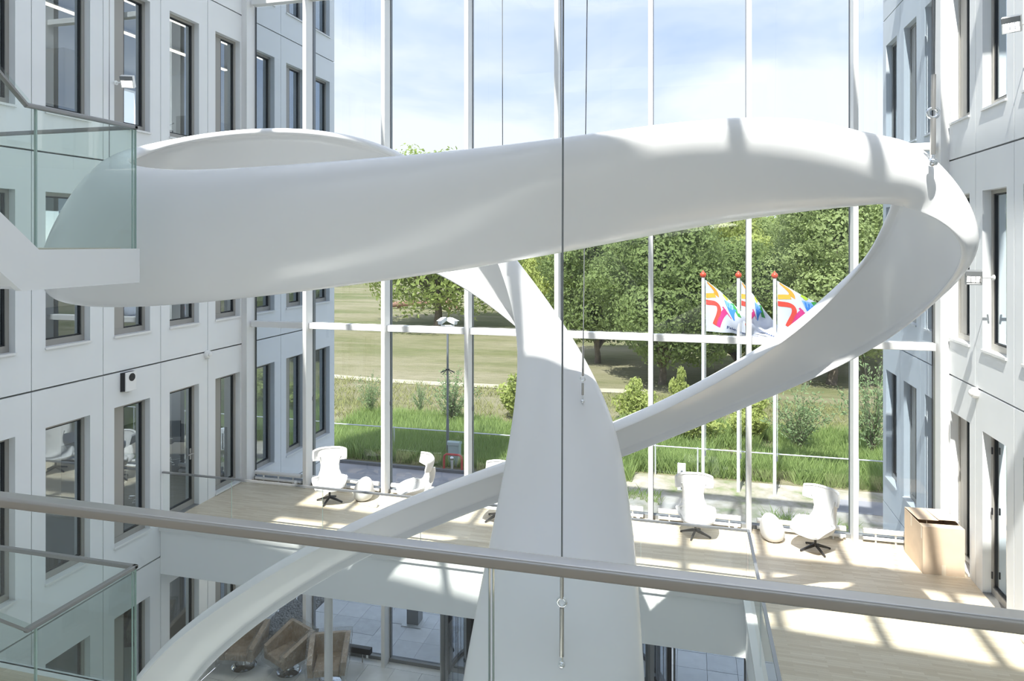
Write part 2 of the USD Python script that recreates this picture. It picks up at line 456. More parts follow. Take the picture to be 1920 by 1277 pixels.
# entrance: a drum of dark steel posts and curved glass
dr = structure('door_3')
cxd, cyd, rd = -2.55, 13.2, 2.2
for k in range(12):
    a = k / 12 * 2 * math.pi
    px_, py_ = cxd + rd * math.cos(a), cyd + rd * math.sin(a)
    part(dr, 'post', xf(box(-0.05, 0.05, -0.06, 0.06, GROUND, -0.80), rz=math.degrees(a), t=(px_, py_, 0)), DARKSTEEL if k % 2 else BLACKM)
    a2 = (k + 1) / 12 * 2 * math.pi
    if k in (2, 3, 8, 9):
        continue                                              # the two openings
    pts = [(cxd + rd * math.cos(a + (a2 - a) * i / 6), cyd + rd * math.sin(a + (a2 - a) * i / 6)) for i in range(7)]
    segs = []
    for (xa, ya), (xb, yb) in zip(pts[:-1], pts[1:]):
        d = np.array([xb - xa, yb - ya]); L = np.linalg.norm(d)
        segs.append(xf(box(0, L, -0.006, 0.006, GROUND + 0.08, -0.82), rz=math.degrees(math.atan2(d[1], d[0])), t=(xa, ya, 0)))
    part(dr, 'pane', join(*segs), GLASS_CURTAIN)
    segs = []
    for (xa, ya), (xb, yb) in zip(pts[:-1], pts[1:]):
        d = np.array([xb - xa, yb - ya]); L = np.linalg.norm(d)
        segs.append(xf(box(0, L, -0.03, 0.03, GROUND, GROUND + 0.09), rz=math.degrees(math.atan2(d[1], d[0])), t=(xa, ya, 0)))
    part(dr, 'kick_rail', join(*segs), BLACKM)
    if k in (4, 5, 6, 7):
        dots = []
        for i in range(1, 6):
            aa = a + (a2 - a) * i / 6
            for r_ in (rd - 0.012,):
                dots.append(xf(trimesh.creation.cylinder(0.035, 0.004, sections=12), ry=90, rz=math.degrees(aa), t=(cxd + r_ * math.cos(aa), cyd + r_ * math.sin(aa), GROUND + 1.45)))
        part(dr, 'warning_dot', join(*dots), CAPGREY)
for a in (20, 140, 260):
    part(dr, 'door_leaf', xf(join(box(0.04, rd - 0.08, -0.025, 0.025, GROUND + 0.02, GROUND + 0.12), box(0.04, 0.10, -0.025, 0.025, GROUND, -0.85), box(rd - 0.14, rd - 0.08, -0.025, 0.025, GROUND, -0.85)), rz=a, t=(cxd, cyd, 0)), BLACKM)
part(dr, 'drum_roof', xf(trimesh.creation.cylinder(rd + 0.05, 0.06, sections=48), t=(cxd, cyd, -0.79)), CAPGREY)

# floors
XE, YE = 0.82, 10.62              # inner corner of the L-shaped mezzanine
mz = structure('floor')
part(mz, 'wood_floor', prism([(XL, YE + 0.06), (XE + 0.06, YE + 0.06), (XE + 0.06, 1.9), (XR, 1.9), (XR, 13.20), (XL, 13.20)], 'z', 0.10, 0.15), WOOD)
part(mz, 'slab', prism([(XL + 0.002, YE + 0.02), (XE + 0.02, YE + 0.02), (XE + 0.02, 1.9), (XR - 0.002, 1.9), (XR - 0.002, 13.20), (XL + 0.002, 13.20)], 'z', -0.74, 0.098), PLASTER)
part(mz, 'fascia', join(box(XL + 0.004, XE, YE, YE + 0.02, -0.745, 0.06), box(XE, XE + 0.02, 1.9, YE + 0.02, -0.745, 0.06)), PLASTER)
part(mz, 'edge_trim', join(box(XL + 0.004, XE - 0.03, YE - 0.035, YE + 0.06, 0.06, 0.165), box(XE - 0.035, XE + 0.06, 1.9, YE + 0.06, 0.06, 0.165)), STEELW)
gf = structure('ground_floor', None)
part(gf, 'screed', box(XL, XR, YBACK, 13.25, GROUND - 0.2, GROUND - 0.012), GROUT)
part(gf, 'floor_field', box(XL, XR, YBACK, 10.6, GROUND - 0.012, GROUND), TILE_A)
tx = np.arange(XL + 0.02, XR, 0.6)
for x in tx:
    if x > 1.3:
        part(gf, 'floor_field', box(x, XR, 10.6, 13.22, GROUND - 0.012, GROUND), TILE_A)
        break
    for y in (10.62, 11.22, 11.82, 12.42):
        part(gf, 'tile', box(x + 0.003, x + 0.597, y + 0.003, y + 0.597, GROUND - 0.03, GROUND + rng.uniform(-0.0012, 0.0004)), TILE_A)
part(gf, 'floor_field', box(XL, XR, 13.025, 13.22, GROUND - 0.03, GROUND - 0.001), TILE_A)

# back wall and roof
structure('wall_back', box(XL, XR, YBACK - 0.3, YBACK, GROUND, ROOFZ), PANEL)


def roof_edge(x):
    return 0.42 - 0.08 * x


ro = structure('ceiling')
part(ro, 'solid_roof', prism([(XL, -9.0), (XR, -9.0), (XR, roof_edge(XR)), (XL, roof_edge(XL))], 'z', ROOFZ, ROOFZ + 0.5), PLASTER)
RB = sorted([-0.65 + BAY * k for k in range(-6, 4)])
for x in RB:
    part(ro, 'roof_beam', box(x - 0.065, x + 0.065, roof_edge(x), 13.3, ROOFZ, ROOFZ + 0.32), STEELW)
for y in (2.6, 7.9):
    part(ro, 'cross_beam', box(XL, XR, y - 0.20, y + 0.20, ROOFZ - 0.02, ROOFZ + 0.36), STEELW)
rx = [XL] + RB + [XR]
for a, b in zip(rx[:-1], rx[1:]):
    for y0, y1 in ((YBACK, -11.5), (-11.5, -9.0)):
        part(ro, 'pane', box(a + 0.01, b - 0.01, y0 + 0.01, y1 - 0.01, ROOFZ + 0.40, ROOFZ + 0.42), GLASS_ROOF)
    for y0, y1 in ((roof_edge(0.5 * (a + b)) - 0.1, 2.6), (2.6, 7.9), (7.9, 13.3)):
        part(ro, 'pane', box(a + 0.01, b - 0.01, y0 + 0.01, y1 - 0.01, ROOFZ + 0.40, ROOFZ + 0.42), GLASS_ROOF)

# the camera's own bridge with its balustrade
br = structure('bridge_floor')
part(br, 'bridge_slab', box(XL, XR, -2.2, 1.80, 3.40, 3.72), PLASTER)
part(br, 'wood_floor', box(XL, XR, -2.2, 1.80, 3.72, 3.75), WOOD)
rb = thing('bridge_balustrade', 'brushed steel handrail on tall glass panels crossing the foreground', 'balustrade', (0, 1.70, 3.75))
part(rb, 'handrail', rbox(XL + 0.01, XR - 0.01, -0.026, 0.026, 0.813, 0.847, 0.009, 12), STEEL, smooth=40)
part(rb, 'base_channel', box(XL + 0.01, XR - 0.01, -0.03, 0.03, 0.0, 0.06), STEEL)
ex = [XL + 0.02, -6.2, -3.3, -0.4935, 2.0, XR - 0.02]
for a, b in zip(ex[:-1], ex[1:]):
    part(rb, 'glass_panel', box(a + 0.005, b - 0.005, -0.008, 0.008, 0.02, 0.82), GLASS_CLEAR)
    part(rb, 'glass_edge', join(box(a + 0.0045, a + 0.006, -0.008, 0.008, 0.05, 0.815), box(b - 0.006, b - 0.0045, -0.008, 0.008, 0.05, 0.815)), GLASS_EDGE)

# mezzanine balustrade
mb = thing('mezzanine_balustrade', 'low glass balustrade with thin grey rail along the mezzanine edge', 'balustrade', (0, 0, 0.15))
part(mb, 'handrail', join(box(XL + 0.01, 0.885, YE + 0.035, YE + 0.075, 0.955, 0.985), box(0.845, 0.885, 2.0, YE + 0.035, 0.955, 0.985)), DARKSTEEL)
gx = [XL + 0.01, -7.98, -6.15, -4.33, -2.5, -0.7, 0.84]
for a, b in zip(gx[:-1], gx[1:]):
    part(mb, 'glass_panel', box(a + 0.004, b - 0.004, YE + 0.047, YE + 0.063, 0.0, 0.955), GLASS_CLEAR)
    part(mb, 'glass_edge', join(box(b - 0.005, b - 0.003, YE + 0.047, YE + 0.063, 0.02, 0.955)), GLASS_EDGE)
gy = [YE + 0.04, 8.9, 7.1, 5.3, 3.6, 2.0]
for b, a in zip(gy[:-1], gy[1:]):
    part(mb, 'glass_panel', box(0.857, 0.873, a + 0.004, b - 0.004, 0.0, 0.955), GLASS_RAIL)
    part(mb, 'glass_edge', box(0.857, 0.873, a + 0.002, a + 0.004, 0.02, 0.955), GLASS_EDGE)

# ------------------------------------------------------------------ the looping ribbon sculpture
# upper edge (x, y, z), lower edge (x, y, z), bulge of the outer face; one station after another along the ribbon
RIBBON = [
    (-7.838, 5.208, -3.055,  -7.251, 5.462, -3.730,  0.14),
    (-6.653, 5.668, -0.778,  -6.034, 5.931, -1.318,  0.14),
    (-5.555, 5.951, 0.987,  -5.244, 6.238, 0.674,  0.14),
    (-5.300, 6.069, 1.226,  -5.050, 6.340, 0.856,  0.14),
    (-4.682, 6.383, 1.696,  -4.399, 6.694, 1.426,  0.14),
    (-4.012, 6.711, 2.084,  -3.723, 7.043, 1.804,  0.14),
    (-3.061, 7.214, 2.506,  -2.893, 7.516, 2.131,  0.14),
    (-2.131, 7.712, 2.763,  -2.198, 8.005, 2.313,  0.14),
    (-1.419, 8.051, 2.993,  -1.447, 8.405, 2.545,  0.14),
    (-0.687, 8.343, 3.247,  -0.720, 8.747, 2.764,  0.14),
    (0.037, 8.478, 3.613,  0.261, 9.000, 3.183,  0.15),
    (0.980, 8.618, 4.185,  1.301, 9.217, 3.626,  0.16),
    (1.434, 8.631, 4.613,  1.969, 9.183, 3.976,  0.18),
    (1.792, 8.672, 4.996,  2.435, 8.941, 4.369,  0.20),
    (1.990, 8.672, 5.215,  2.616, 8.523, 4.670,  0.22),
    (2.126, 8.655, 5.455,  2.704, 8.081, 4.942,  0.25),
    (2.206, 8.624, 5.656,  2.680, 7.662, 5.157,  0.27),
    (2.260, 8.535, 5.845,  2.621, 7.388, 5.329,  0.29),
    (2.246, 8.325, 6.039,  2.517, 7.310, 5.491,  0.30),
    (2.150, 8.041, 6.244,  2.380, 7.326, 5.639,  0.30),
    (1.879, 7.610, 6.435,  2.173, 7.428, 5.748,  0.30),
    (1.426, 7.080, 6.538,  1.827, 7.597, 5.810,  0.30),
    (0.898, 6.686, 6.547,  1.226, 7.597, 5.786,  0.29),
    (0.230, 6.338, 6.493,  0.432, 7.495, 5.685,  0.28),
    (-0.407, 6.071, 6.400,  -0.460, 7.265, 5.501,  0.26),
    (-1.093, 5.935, 6.298,  -1.331, 6.782, 5.314,  0.26),
    (-2.077, 5.764, 6.201,  -2.297, 6.224, 5.111,  0.28),
    (-3.143, 5.592, 6.131,  -3.341, 5.748, 4.955,  0.29),
    (-4.197, 5.579, 6.090,  -4.435, 5.621, 4.817,  0.29),
    (-4.954, 5.693, 6.101,  -5.388, 5.581, 4.741,  0.29),
    (-5.465, 5.820, 6.166,  -6.047, 5.587, 4.740,  0.29),
    (-5.825, 5.985, 6.261,  -6.558, 5.744, 4.804,  0.30),
    (-5.998, 6.250, 6.385,  -7.012, 6.195, 4.928,  0.30),
    (-5.842, 6.549, 6.558,  -6.802, 6.611, 5.172,  0.26),
    (-5.200, 6.818, 6.708,  -5.832, 6.964, 5.426,  0.25),
    (-4.474, 7.211, 6.786,  -4.894, 7.413, 5.492,  0.25),
    (-3.785, 7.492, 6.681,  -4.140, 7.762, 5.393,  0.25),
    (-3.226, 7.636, 6.451,  -3.534, 8.022, 5.211,  0.25),
    (-2.635, 7.685, 5.995,  -2.949, 8.224, 4.972,  0.25),
    (-2.238, 7.633, 5.537,  -2.375, 8.269, 4.621,  0.26),
    (-2.082, 7.725, 5.113,  -1.801, 8.314, 4.165,  0.28),
    (-1.961, 7.756, 4.675,  -1.295, 8.289, 3.730,  0.30),
    (-1.883, 7.673, 4.190,  -0.944, 8.070, 3.413,  0.32),
    (-1.864, 7.420, 3.631,  -0.758, 7.757, 3.078,  0.33),
    (-1.878, 7.055, 3.085,  -0.630, 7.376, 2.742,  0.34),
    (-1.921, 6.630, 2.457,  -0.522, 6.991, 2.349,  0.35),
    (-1.912, 6.096, 2.031,  -0.435, 6.477, 1.981,  0.35),
    (-1.900, 5.655, 1.574,  -0.374, 6.048, 1.574,  0.35),
    (-1.932, 5.233, 0.951,  -0.273, 5.661, 0.951,  0.35),
    (-1.985, 4.962, -0.587,  -0.141, 5.437, -0.587,  0.35),
    (-2.125, 5.029, -3.358,  -0.000, 5.577, -3.358,  0.35),
]



def ribbon_mesh(stations, per=10):
    S = np.array(stations, float)
    U, L, B = S[:, :3], S[:, 3:6], S[:, 6]
    mid = (U + L) / 2
    t = np.concatenate([[0], np.cumsum(np.linalg.norm(np.diff(mid, axis=0), axis=1) ** 0.5)])
    from scipy.interpolate import CubicSpline, PchipInterpolator
    tt = np.concatenate([np.linspace(a, b, per, endpoint=False) for a, b in zip(t[:-1], t[1:])] + [[t[-1]]])
    from scipy.ndimage import gaussian_filter1d
    u, l = CubicSpline(t, U)(tt), CubicSpline(t, L)(tt)
    b = PchipInterpolator(t, B)(tt)
    sm = 7.0
    u2, l2, b = (gaussian_filter1d(q, sm, axis=0, mode='nearest') for q in (u, l, b))
    u2[:3], u2[-3:], l2[:3], l2[-3:] = u[:3], u[-3:], l[:3], l[-3:]
    u, l = u2, l2
    c = l - u
    w = np.linalg.norm(c, axis=1)
    c /= w[:, None]
    m = (u + l) / 2
    tan = np.gradient(m, axis=0)
    n = np.cross(tan, c)
    n /= np.linalg.norm(n, axis=1)[:, None]
    n = gaussian_filter1d(n, 5.0, axis=0, mode='nearest')
    n -= c * (n * c).sum(1)[:, None]
    n /= np.linalg.norm(n, axis=1)[:, None]
    # cross-section, in halves of the width: outer face from -1 to +1, then the inner face back
    so = np.sin(np.linspace(-np.pi / 2, np.pi / 2, 33))
    outer = [(x, (1 - abs(x) ** 2.3) ** 0.5 if abs(x) < 1 else 0.0, 0.0) for x in so]
    inner = []
    for x in np.sin(np.linspace(np.pi / 2, -np.pi / 2, 61))[1:-1]:
        e = 1 - abs(x)
        bead = -0.085 * math.sqrt(max(0.0, 1 - ((e - 0.06) / 0.06) ** 2)) if e < 0.12 else 0.0
        inner.append((x, 0.34 * max(0.0, 1 - x * x) * min(1.0, max(0.0, (e - 0.10) / 0.10)), bead))
    prof = outer + inner
    K = len(prof)
    v = np.empty((len(m), K, 3))
    for k, (x, bo, off) in enumerate(prof):
        v[:, k] = m + c * (x * w / 2)[:, None] + n * (bo * b + off * np.clip(1.25 - 2.2 * b, 0.4, 1.0))[:, None]
    N = len(m)
    i, k = np.meshgrid(np.arange(N - 1), np.arange(K), indexing='ij')
    k2 = (k + 1) % K
    f = np.stack([i * K + k, (i + 1) * K + k, (i + 1) * K + k2, i * K + k2], -1).reshape(-1, 4)
    v = v.reshape(-1, 3)
    f = np.vstack([f[:, [0, 1, 2]], f[:, [0, 2, 3]]])
    return v, f


RV, RF = ribbon_mesh(RIBBON)
_tm = trimesh.Trimesh(RV, RF, process=False)
if _tm.volume < 0:
    RF = RF[:, ::-1]
sc = thing('ribbon_sculpture', 'huge glossy white ribbon sculpture looping through the atrium', 'sculpture')
part(sc, 'ribbon', (RV, RF), LACQUER, smooth=55)


def cable(label, top, bottom, r, swage, rod_len=0.0):
    """A hanging wire with a threaded terminal at its foot."""
    t = thing('suspension_cable', label, 'cable', bottom)
    d = np.array(top, float) - np.array(bottom, float)
    L = np.linalg.norm(d); d /= L
    part(t, 'wire', rod(d * swage, d * L, r, 6), CAPGREY)
    if swage > 0.3:
        part(t, 'swage', rod(d * (swage - 0.03), d * (swage + 0.30), r * 2.0, 8), STEEL, True)
        part(t, 'eye', xf(trimesh.creation.torus(r * 4.2, r * 1.5, 14, 8), rx=90, t=d * (swage - 0.06)), CHROME, True)
        part(t, 'turnbuckle', rod(d * 0.10, d * (swage - 0.11), r * 2.3, 8), STEEL, True)
        part(t, 'anchor', join(xf(trimesh.creation.icosphere(2, r * 4.0), t=d * 0.03), rod(d * 0.0, d * 0.11, r * 1.8, 8)), CHROME, True)
    else:
        part(t, 'swage', rod(d * 0.0, d * swage, r * 2.2, 8), STEEL, True)
    return t

cable('thin dark wire in front of the big band, ending in a turnbuckle on the trunk', (-1.00, 5.67, ROOFZ), (-1.034, 5.69, 1.80), 0.0085, 0.62)
cable('thin dark wire behind the big band, ending halfway up the trunk', (-1.00, 7.47, ROOFZ), (-1.123, 7.46, 3.62), 0.006, 0.34)
cable('thin wire behind the big band, leftmost of the wires against the sky', (-2.07, 7.55, ROOFZ), (-2.07, 7.60, 5.22), 0.005, 0.2)
cable('pale rope with knots holding the right tip of the sculpture', (2.30, 7.20, ROOFZ), (2.22, 7.18, 6.12), 0.011, 0.55)
cable('wire with white rod end on the left loop, seen through the landing glass', (-6.05, 6.05, ROOFZ), (-6.05, 6.05, 6.02), 0.004, 0.26)

# ------------------------------------------------------------------ staircase at the left: two half-landings with glass sides
SX0, SX1 = -5.85, -4.55


def staircase(label, zl, wood):
    """Half-landing at height zl with the flight that climbs from it towards the camera."""
    t = thing('staircase', label, 'staircase', (0, 0, zl))
    y0, y1 = 3.93, 4.87
    rise, run = 0.172, 0.19
    n = 11
    part(t, 'landing', box(SX0 - 1.45, SX1 - 0.002, y0 - 0.0, y1, -0.29, 0.0), PLASTER)
    part(t, 'landing_floor', box(SX0 - 1.40, SX1 - 0.10, y0, y1 - 0.10, 0.0, 0.006), wood)
    for x0, x1 in ((SX1 - 0.06, SX1), (SX0, SX0 + 0.06)):
        part(t, 'stringer', prism([(y0 + 0.002, 0.0), (y0 + 0.002, -0.29), (y0 - 0.13, -0.29), (y0 - n * run - 0.13, n * rise - 0.29), (y0 - n * run, n * rise)], 'x', x0, x1), PLASTER)
    part(t, 'soffit', prism([(y0, -0.25), (y0, -0.27), (y0 - n * run, n * rise - 0.27), (y0 - n * run, n * rise - 0.25)], 'x', SX0 + 0.06, SX1 - 0.06), PLASTER)
    for k in range(n):
        part(t, 'tread', box(SX0 + 0.06, SX1 - 0.06, y0 - (k + 1) * run, y0 - k * run + 0.02, (k + 1) * rise - 0.20, (k + 1) * rise - 0.16), wood)
    gx = SX1 - 0.03
    rl = 1.03
    part(t, 'glass_panel', box(gx - 0.008, gx + 0.008, y0 + 0.005, y1 - 0.02, 0.0, rl - 0.01), GLASS_RAIL)
    part(t, 'glass_panel', box(SX0 - 1.42, gx - 0.01, y1 - 0.036, y1 - 0.020, 0.0, rl - 0.01), GLASS_RAIL)
    part(t, 'glass_panel', prism([(y0 - 0.005, 0.0), (y0 - 0.005, rl), (y0 - n * run, n * rise + rl), (y0 - n * run, n * rise)], 'x', gx - 0.008, gx + 0.008), GLASS_RAIL)
    part(t, 'glass_edge', box(gx - 0.009, gx + 0.009, y0 - 0.006, y0 + 0.006, 0.0, rl), GLASS_EDGE)
    part(t, 'glass_edge', box(gx - 0.009, gx + 0.009, y1 - 0.021, y1 - 0.014, 0.0, rl - 0.01), GLASS_EDGE)
    part(t, 'glass_edge', box(gx - 0.010, gx - 0.004, y1 - 0.05, y1 - 0.036, 0.0, rl - 0.01), GLASS_EDGE)
    ang = math.atan2(rise, run)
    part(t, 'handrail', join(rbox(gx - 0.022, gx + 0.022, y0 - 0.08, y1 - 0.005, rl - 0.012, rl + 0.022, 0.008, 8), rbox(SX0 - 1.42, gx + 0.022, y1 - 0.05, y1 - 0.006, rl - 0.012, rl + 0.022, 0.008, 8),
                             prism([(y0 - 0.065, rl - 0.012), (y0 - 0.08, rl + 0.022), (y0 - n * run, n * rise + rl - 0.03), (y0 - n * run, n * rise + rl - 0.064)], 'x', gx - 0.022, gx + 0.022)), DARKSTEEL)
    return t


staircase('white stair landing with green glass sides at the upper left', 5.345, WOOD)
staircase('stair landing with green glass and steel handrail in the bottom left corner', 1.59, WOOD)

# ------------------------------------------------------------------ lounge chairs
def chair_shell():
    T = np.linspace(0, 1, 46)
    Sx = np.linspace(-1, 1, 41)
    kt = [0.0, 0.06, 0.16, 0.22, 0.27, 0.34, 0.46, 0.56, 0.63, 0.70, 0.80, 0.92, 1.0]
    ky = [0.385, 0.395, 0.37, 0.345, 0.325, 0.295, 0.245, 0.195, 0.135, 0.03, -0.13, -0.32, -0.42]
    kz = [1.19, 1.17, 1.06, 0.98, 0.91, 0.82, 0.66, 0.53, 0.445, 0.405, 0.395, 0.425, 0.430]
    kw = [0.385, 0.395, 0.395, 0.385, 0.235, 0.205, 0.215, 0.30, 0.385, 0.405, 0.395, 0.350, 0.315]
    kf = [0.20, 0.21, 0.21, 0.20, 0.03, 0.02, 0.03, 0.10, 0.10, 0.02, 0.0, 0.0, 0.0]      # edges curl forward
    ku = [0.0, 0.0, 0.0, 0.0, 0.0, 0.0, 0.0, 0.06, 0.15, 0.205, 0.19, 0.10, 0.035]       # edges curl up
    from scipy.interpolate import PchipInterpolator as P
    y, z, w, fw, up = (P(kt, k)(T) for k in (ky, kz, kw, kf, ku))
    a = np.abs(Sx)
    X = np.outer(w, np.sign(Sx) * (a - 0.06 * a ** 4))
    Y = y[:, None] - np.outer(fw, a ** 3.0)
    Z = z[:, None] + np.outer(up, a ** 2.6)
    grid = np.stack([X, Y, Z], -1)
    du, dv = np.gradient(grid, axis=0), np.gradient(grid, axis=1)
    n = np.cross(du, dv)
    n /= np.linalg.norm(n, axis=2)[:, :, None]
    th = 0.045 + 0.045 * np.exp(-((T - 0.74) / 0.16) ** 2)[:, None] * (1 - a[None, :] ** 4)
    back = grid + n * th[..., None] * (1 if n[23, 20][1] > 0 else -1)
    H, W = X.shape
    v = np.concatenate([grid.reshape(-1, 3), back.reshape(-1, 3)])
    i, k = np.meshgrid(np.arange(H - 1), np.arange(W - 1), indexing='ij')
    q = np.stack([i * W + k, i * W + k + 1, (i + 1) * W + k + 1, (i + 1) * W + k], -1).reshape(-1, 4)
    f = [q, q[:, ::-1] + H * W]
    rim = [(0, j) for j in range(W)] + [(i_, W - 1) for i_ in range(1, H)] + [(H - 1, j) for j in range(W - 2, -1, -1)] + [(i_, 0) for i_ in range(H - 2, 0, -1)]
    r = np.array([i_ * W + j for i_, j in rim]); r2 = np.roll(r, -1)
    f.append(np.stack([r2, r, r + H * W, r2 + H * W], -1))
    f = np.vstack(f)
    m = trimesh.Trimesh(v, np.vstack([f[:, [0, 1, 2]], f[:, [0, 2, 3]]]), process=False)
    if m.volume < 0:
        m.invert()
    return np.array(m.vertices), np.array(m.faces)


CHAIR = (0.84, 0.84, 0.83)


def make_lounge(label, loc, rz):
    t = thing('lounge_chair', label, 'lounge chair', loc, rz, group='white wing-back lounge chairs on the mezzanine', scale=CHAIR)
    part(t, 'shell', chair_shell(), FABRIC, smooth=50)
    for s in (-1, 1):
        p = np.array([(s * 0.25, 0.335, 1.02), (s * 0.225, 0.355, 0.92), (s * 0.205, 0.35, 0.80), (s * 0.21, 0.315, 0.68), (s * 0.25, 0.24, 0.57), (s * 0.31, 0.12, 0.49)])
        v, f = tube(p * [1, 0.3, 1], [0.026, 0.024, 0.022, 0.022, 0.026, 0.03], 12)     # a flat rib: thin across, deep front to back
        v = v.copy()
        v[:, 1] = v[:, 1] * 3.333
        part(t, 'side_rib', (v, f), FABRIC, smooth=60)
    part(t, 'swivel_column', lathe([(0.035, 0.10), (0.035, 0.14), (0.024, 0.15), (0.024, 0.33), (0.12, 0.345), (0.12, 0.36)], 16), BLACKM, smooth=40)
    for k in range(4):
        a = math.radians(45 + 90 * k + 20)
        leg = prism([(0.0, 0.085), (0.0, 0.135), (0.06, 0.135), (0.33, 0.032), (0.33, 0.0), (0.30, 0.0), (0.29, 0.016)], 'y', -0.014, 0.014)
        part(t, 'leg', xf(leg, rz=math.degrees(a)), BLACKM)
    return t


MZ = 0.151
ch = make_lounge('white wing-back lounge chair left of the egg pouf near the left wall', (-7.02, 12.45, MZ), 28)
copy(ch, 'white wing-back lounge chair in profile beside the second bay, facing left to the egg pouf', (-5.20, 12.55, MZ), -58, CHAIR)
copy(ch, 'white lounge chair mostly hidden behind the sculpture trunk', (-3.50, 12.45, MZ), -14, CHAIR)
copy(ch, 'white lounge chair facing the camera just right of the trunk', (0.13, 12.66, MZ), 8, CHAIR)
copy(ch, 'white lounge chair turned left beside the right-hand egg pouf and cardboard box', (2.10, 12.55, MZ), -42, CHAIR)


def egg(label, loc, rz):
    t = thing('egg_pouf', label, 'pouf', loc, rz, group='white egg poufs', scale=(0.93, 0.93, 0.95))
    pr = [(0.0, 0.0), (0.09, 0.002), (0.14, 0.012), (0.185, 0.045), (0.212, 0.10), (0.222, 0.165), (0.215, 0.24), (0.195, 0.31), (0.165, 0.375), (0.125, 0.43), (0.085, 0.465), (0.045, 0.485), (0.0, 0.492)]
    v, f = lathe([(max(r, 0.001), z) for r, z in pr], 32)
    v = v + np.stack([-0.10 * v[:, 2] ** 1.5 / 0.5, 0 * v[:, 0], 0 * v[:, 0]], 1)
    part(t, 'body', (v, f), FABRIC, smooth=True)
    return t


e1 = egg('white egg-shaped pouf between the two left lounge chairs', (-6.42, 12.72, MZ), 180)
copy(e1, 'white egg-shaped pouf left of the chair by the cardboard box', (1.45, 12.80, MZ), 0, (0.93, 0.93, 0.95))

# pale junction box with a cable on the floor by the second mullion
t = thing('floor_socket', 'small white socket block on the floor beside the left egg pouf', 'socket', (-6.03, 12.42, MZ), 15)
part(t, 'body', rbox(-0.07, 0.07, -0.05, 0.05, 0.0, 0.10, 0.015, 8), WHITEP, smooth=50)
part(t, 'cord', tube([(-0.06, 0, 0.03), (-0.14, 0.05, 0.008), (-0.22, 0.06, 0.008), (-0.30, 0.16, 0.008), (-0.36, 0.2, 0.008)], 0.006, 6), WHITEP, smooth=True)

# ------------------------------------------------------------------ heating pipes along the glass
BAYN = ['in the corner bay by the left wall', 'behind the first lounge chair and egg', 'behind the chair in profile', 'in the bay left of the trunk', 'hidden low behind the trunk',
        'in the bay right of the trunk', 'behind the right egg pouf', 'beside the cardboard box']
for i, (a, b) in enumerate(zip(XS[:-1], XS[1:])):
    t = thing('pipe_heater', 'pale heating pipe at the glass ' + BAYN[i], 'heater', (0, 13.12, MZ - 0.001))
    x0, x1 = a + 0.14, b - 0.14
    part(t, 'upper_pipe', rod((x0, 0, 0.20), (x1, 0, 0.20), 0.045, 14), STEELW, smooth=40)
    part(t, 'lower_pipe', rod((x0, 0, 0.07), (x1, 0, 0.07), 0.03, 12), STEELW, smooth=40)
    for x in (x0 + 0.2, (x0 + x1) / 2, x1 - 0.2):
        part(t, 'bracket', box(x - 0.012, x + 0.012, -0.012, 0.012, 0.0, 0.21), STEELW)
    part(t, 'valve', xf(trimesh.creation.icosphere(2, 0.042), t=(x1 - 0.09, -0.075, 0.085)), WHITEP, smooth=True)
for i, (x0, x1, lab) in enumerate(((-9.1, -8.2, 'behind the first wrapped tub chair'), (-7.65, -6.4, 'between the wrapped tub chairs and the entrance'), (0.25, 1.0, 'right of the entrance'))):
    t = thing('floor_heater', 'low dark heater on thin legs ' + lab, 'heater', (0, 13.06, GROUND))
    part(t, 'casing', rbox(x0, x1, -0.06, 0.06, 0.20, 0.32, 0.012, 8), BLACKM, smooth=40)
    for x in (x0 + 0.25, x1 - 0.2):
        part(t, 'leg', rod((x, 0, 0.0), (x, 0, 0.21), 0.014, 8), STEEL)
    part(t, 'valve', rod((x1 - 0.08, -0.02, 0.12), (x1 - 0.08, -0.02, 0.21), 0.025, 10), CHROME, smooth=True)

# recessed downlights under the mezzanine
DOWN = emit('downlight_lens', (1.0, 0.96, 0.90), 40.0)
for k, (x, w_) in enumerate(((-8.6, 'near the left wall'), (-7.2, 'over the wrapped tub chairs'), (-5.7, 'left of the entrance'), (1.6, 'right of the entrance'), (3.0, 'near the right wall'))):
    t = thing('downlight', 'round recessed downlight under the mezzanine ' + w_, 'downlight', (x, 12.0, -0.742))
    part(t, 'trim_ring', xf(trimesh.creation.annulus(0.10, 0.12, 0.012, sections=24), t=(0, 0, -0.006)), STEELW)
    part(t, 'lens', xf(trimesh.creation.cylinder(0.10, 0.006, sections=24), t=(0, 0, -0.004)), DOWN)

# round column under the mezzanine
structure('column', lathe([(0.075, GROUND), (0.075, -0.745)], 28), STEELW, smooth=40)
stage.GetPrimAtPath('/World/column').SetCustomDataByKey('label', 'slim round white column under the mezzanine edge')
UsdGeom.Xformable(stage.GetPrimAtPath('/World/column')).AddTranslateOp().Set(Gf.Vec3d(-6.27, 11.08, 0))

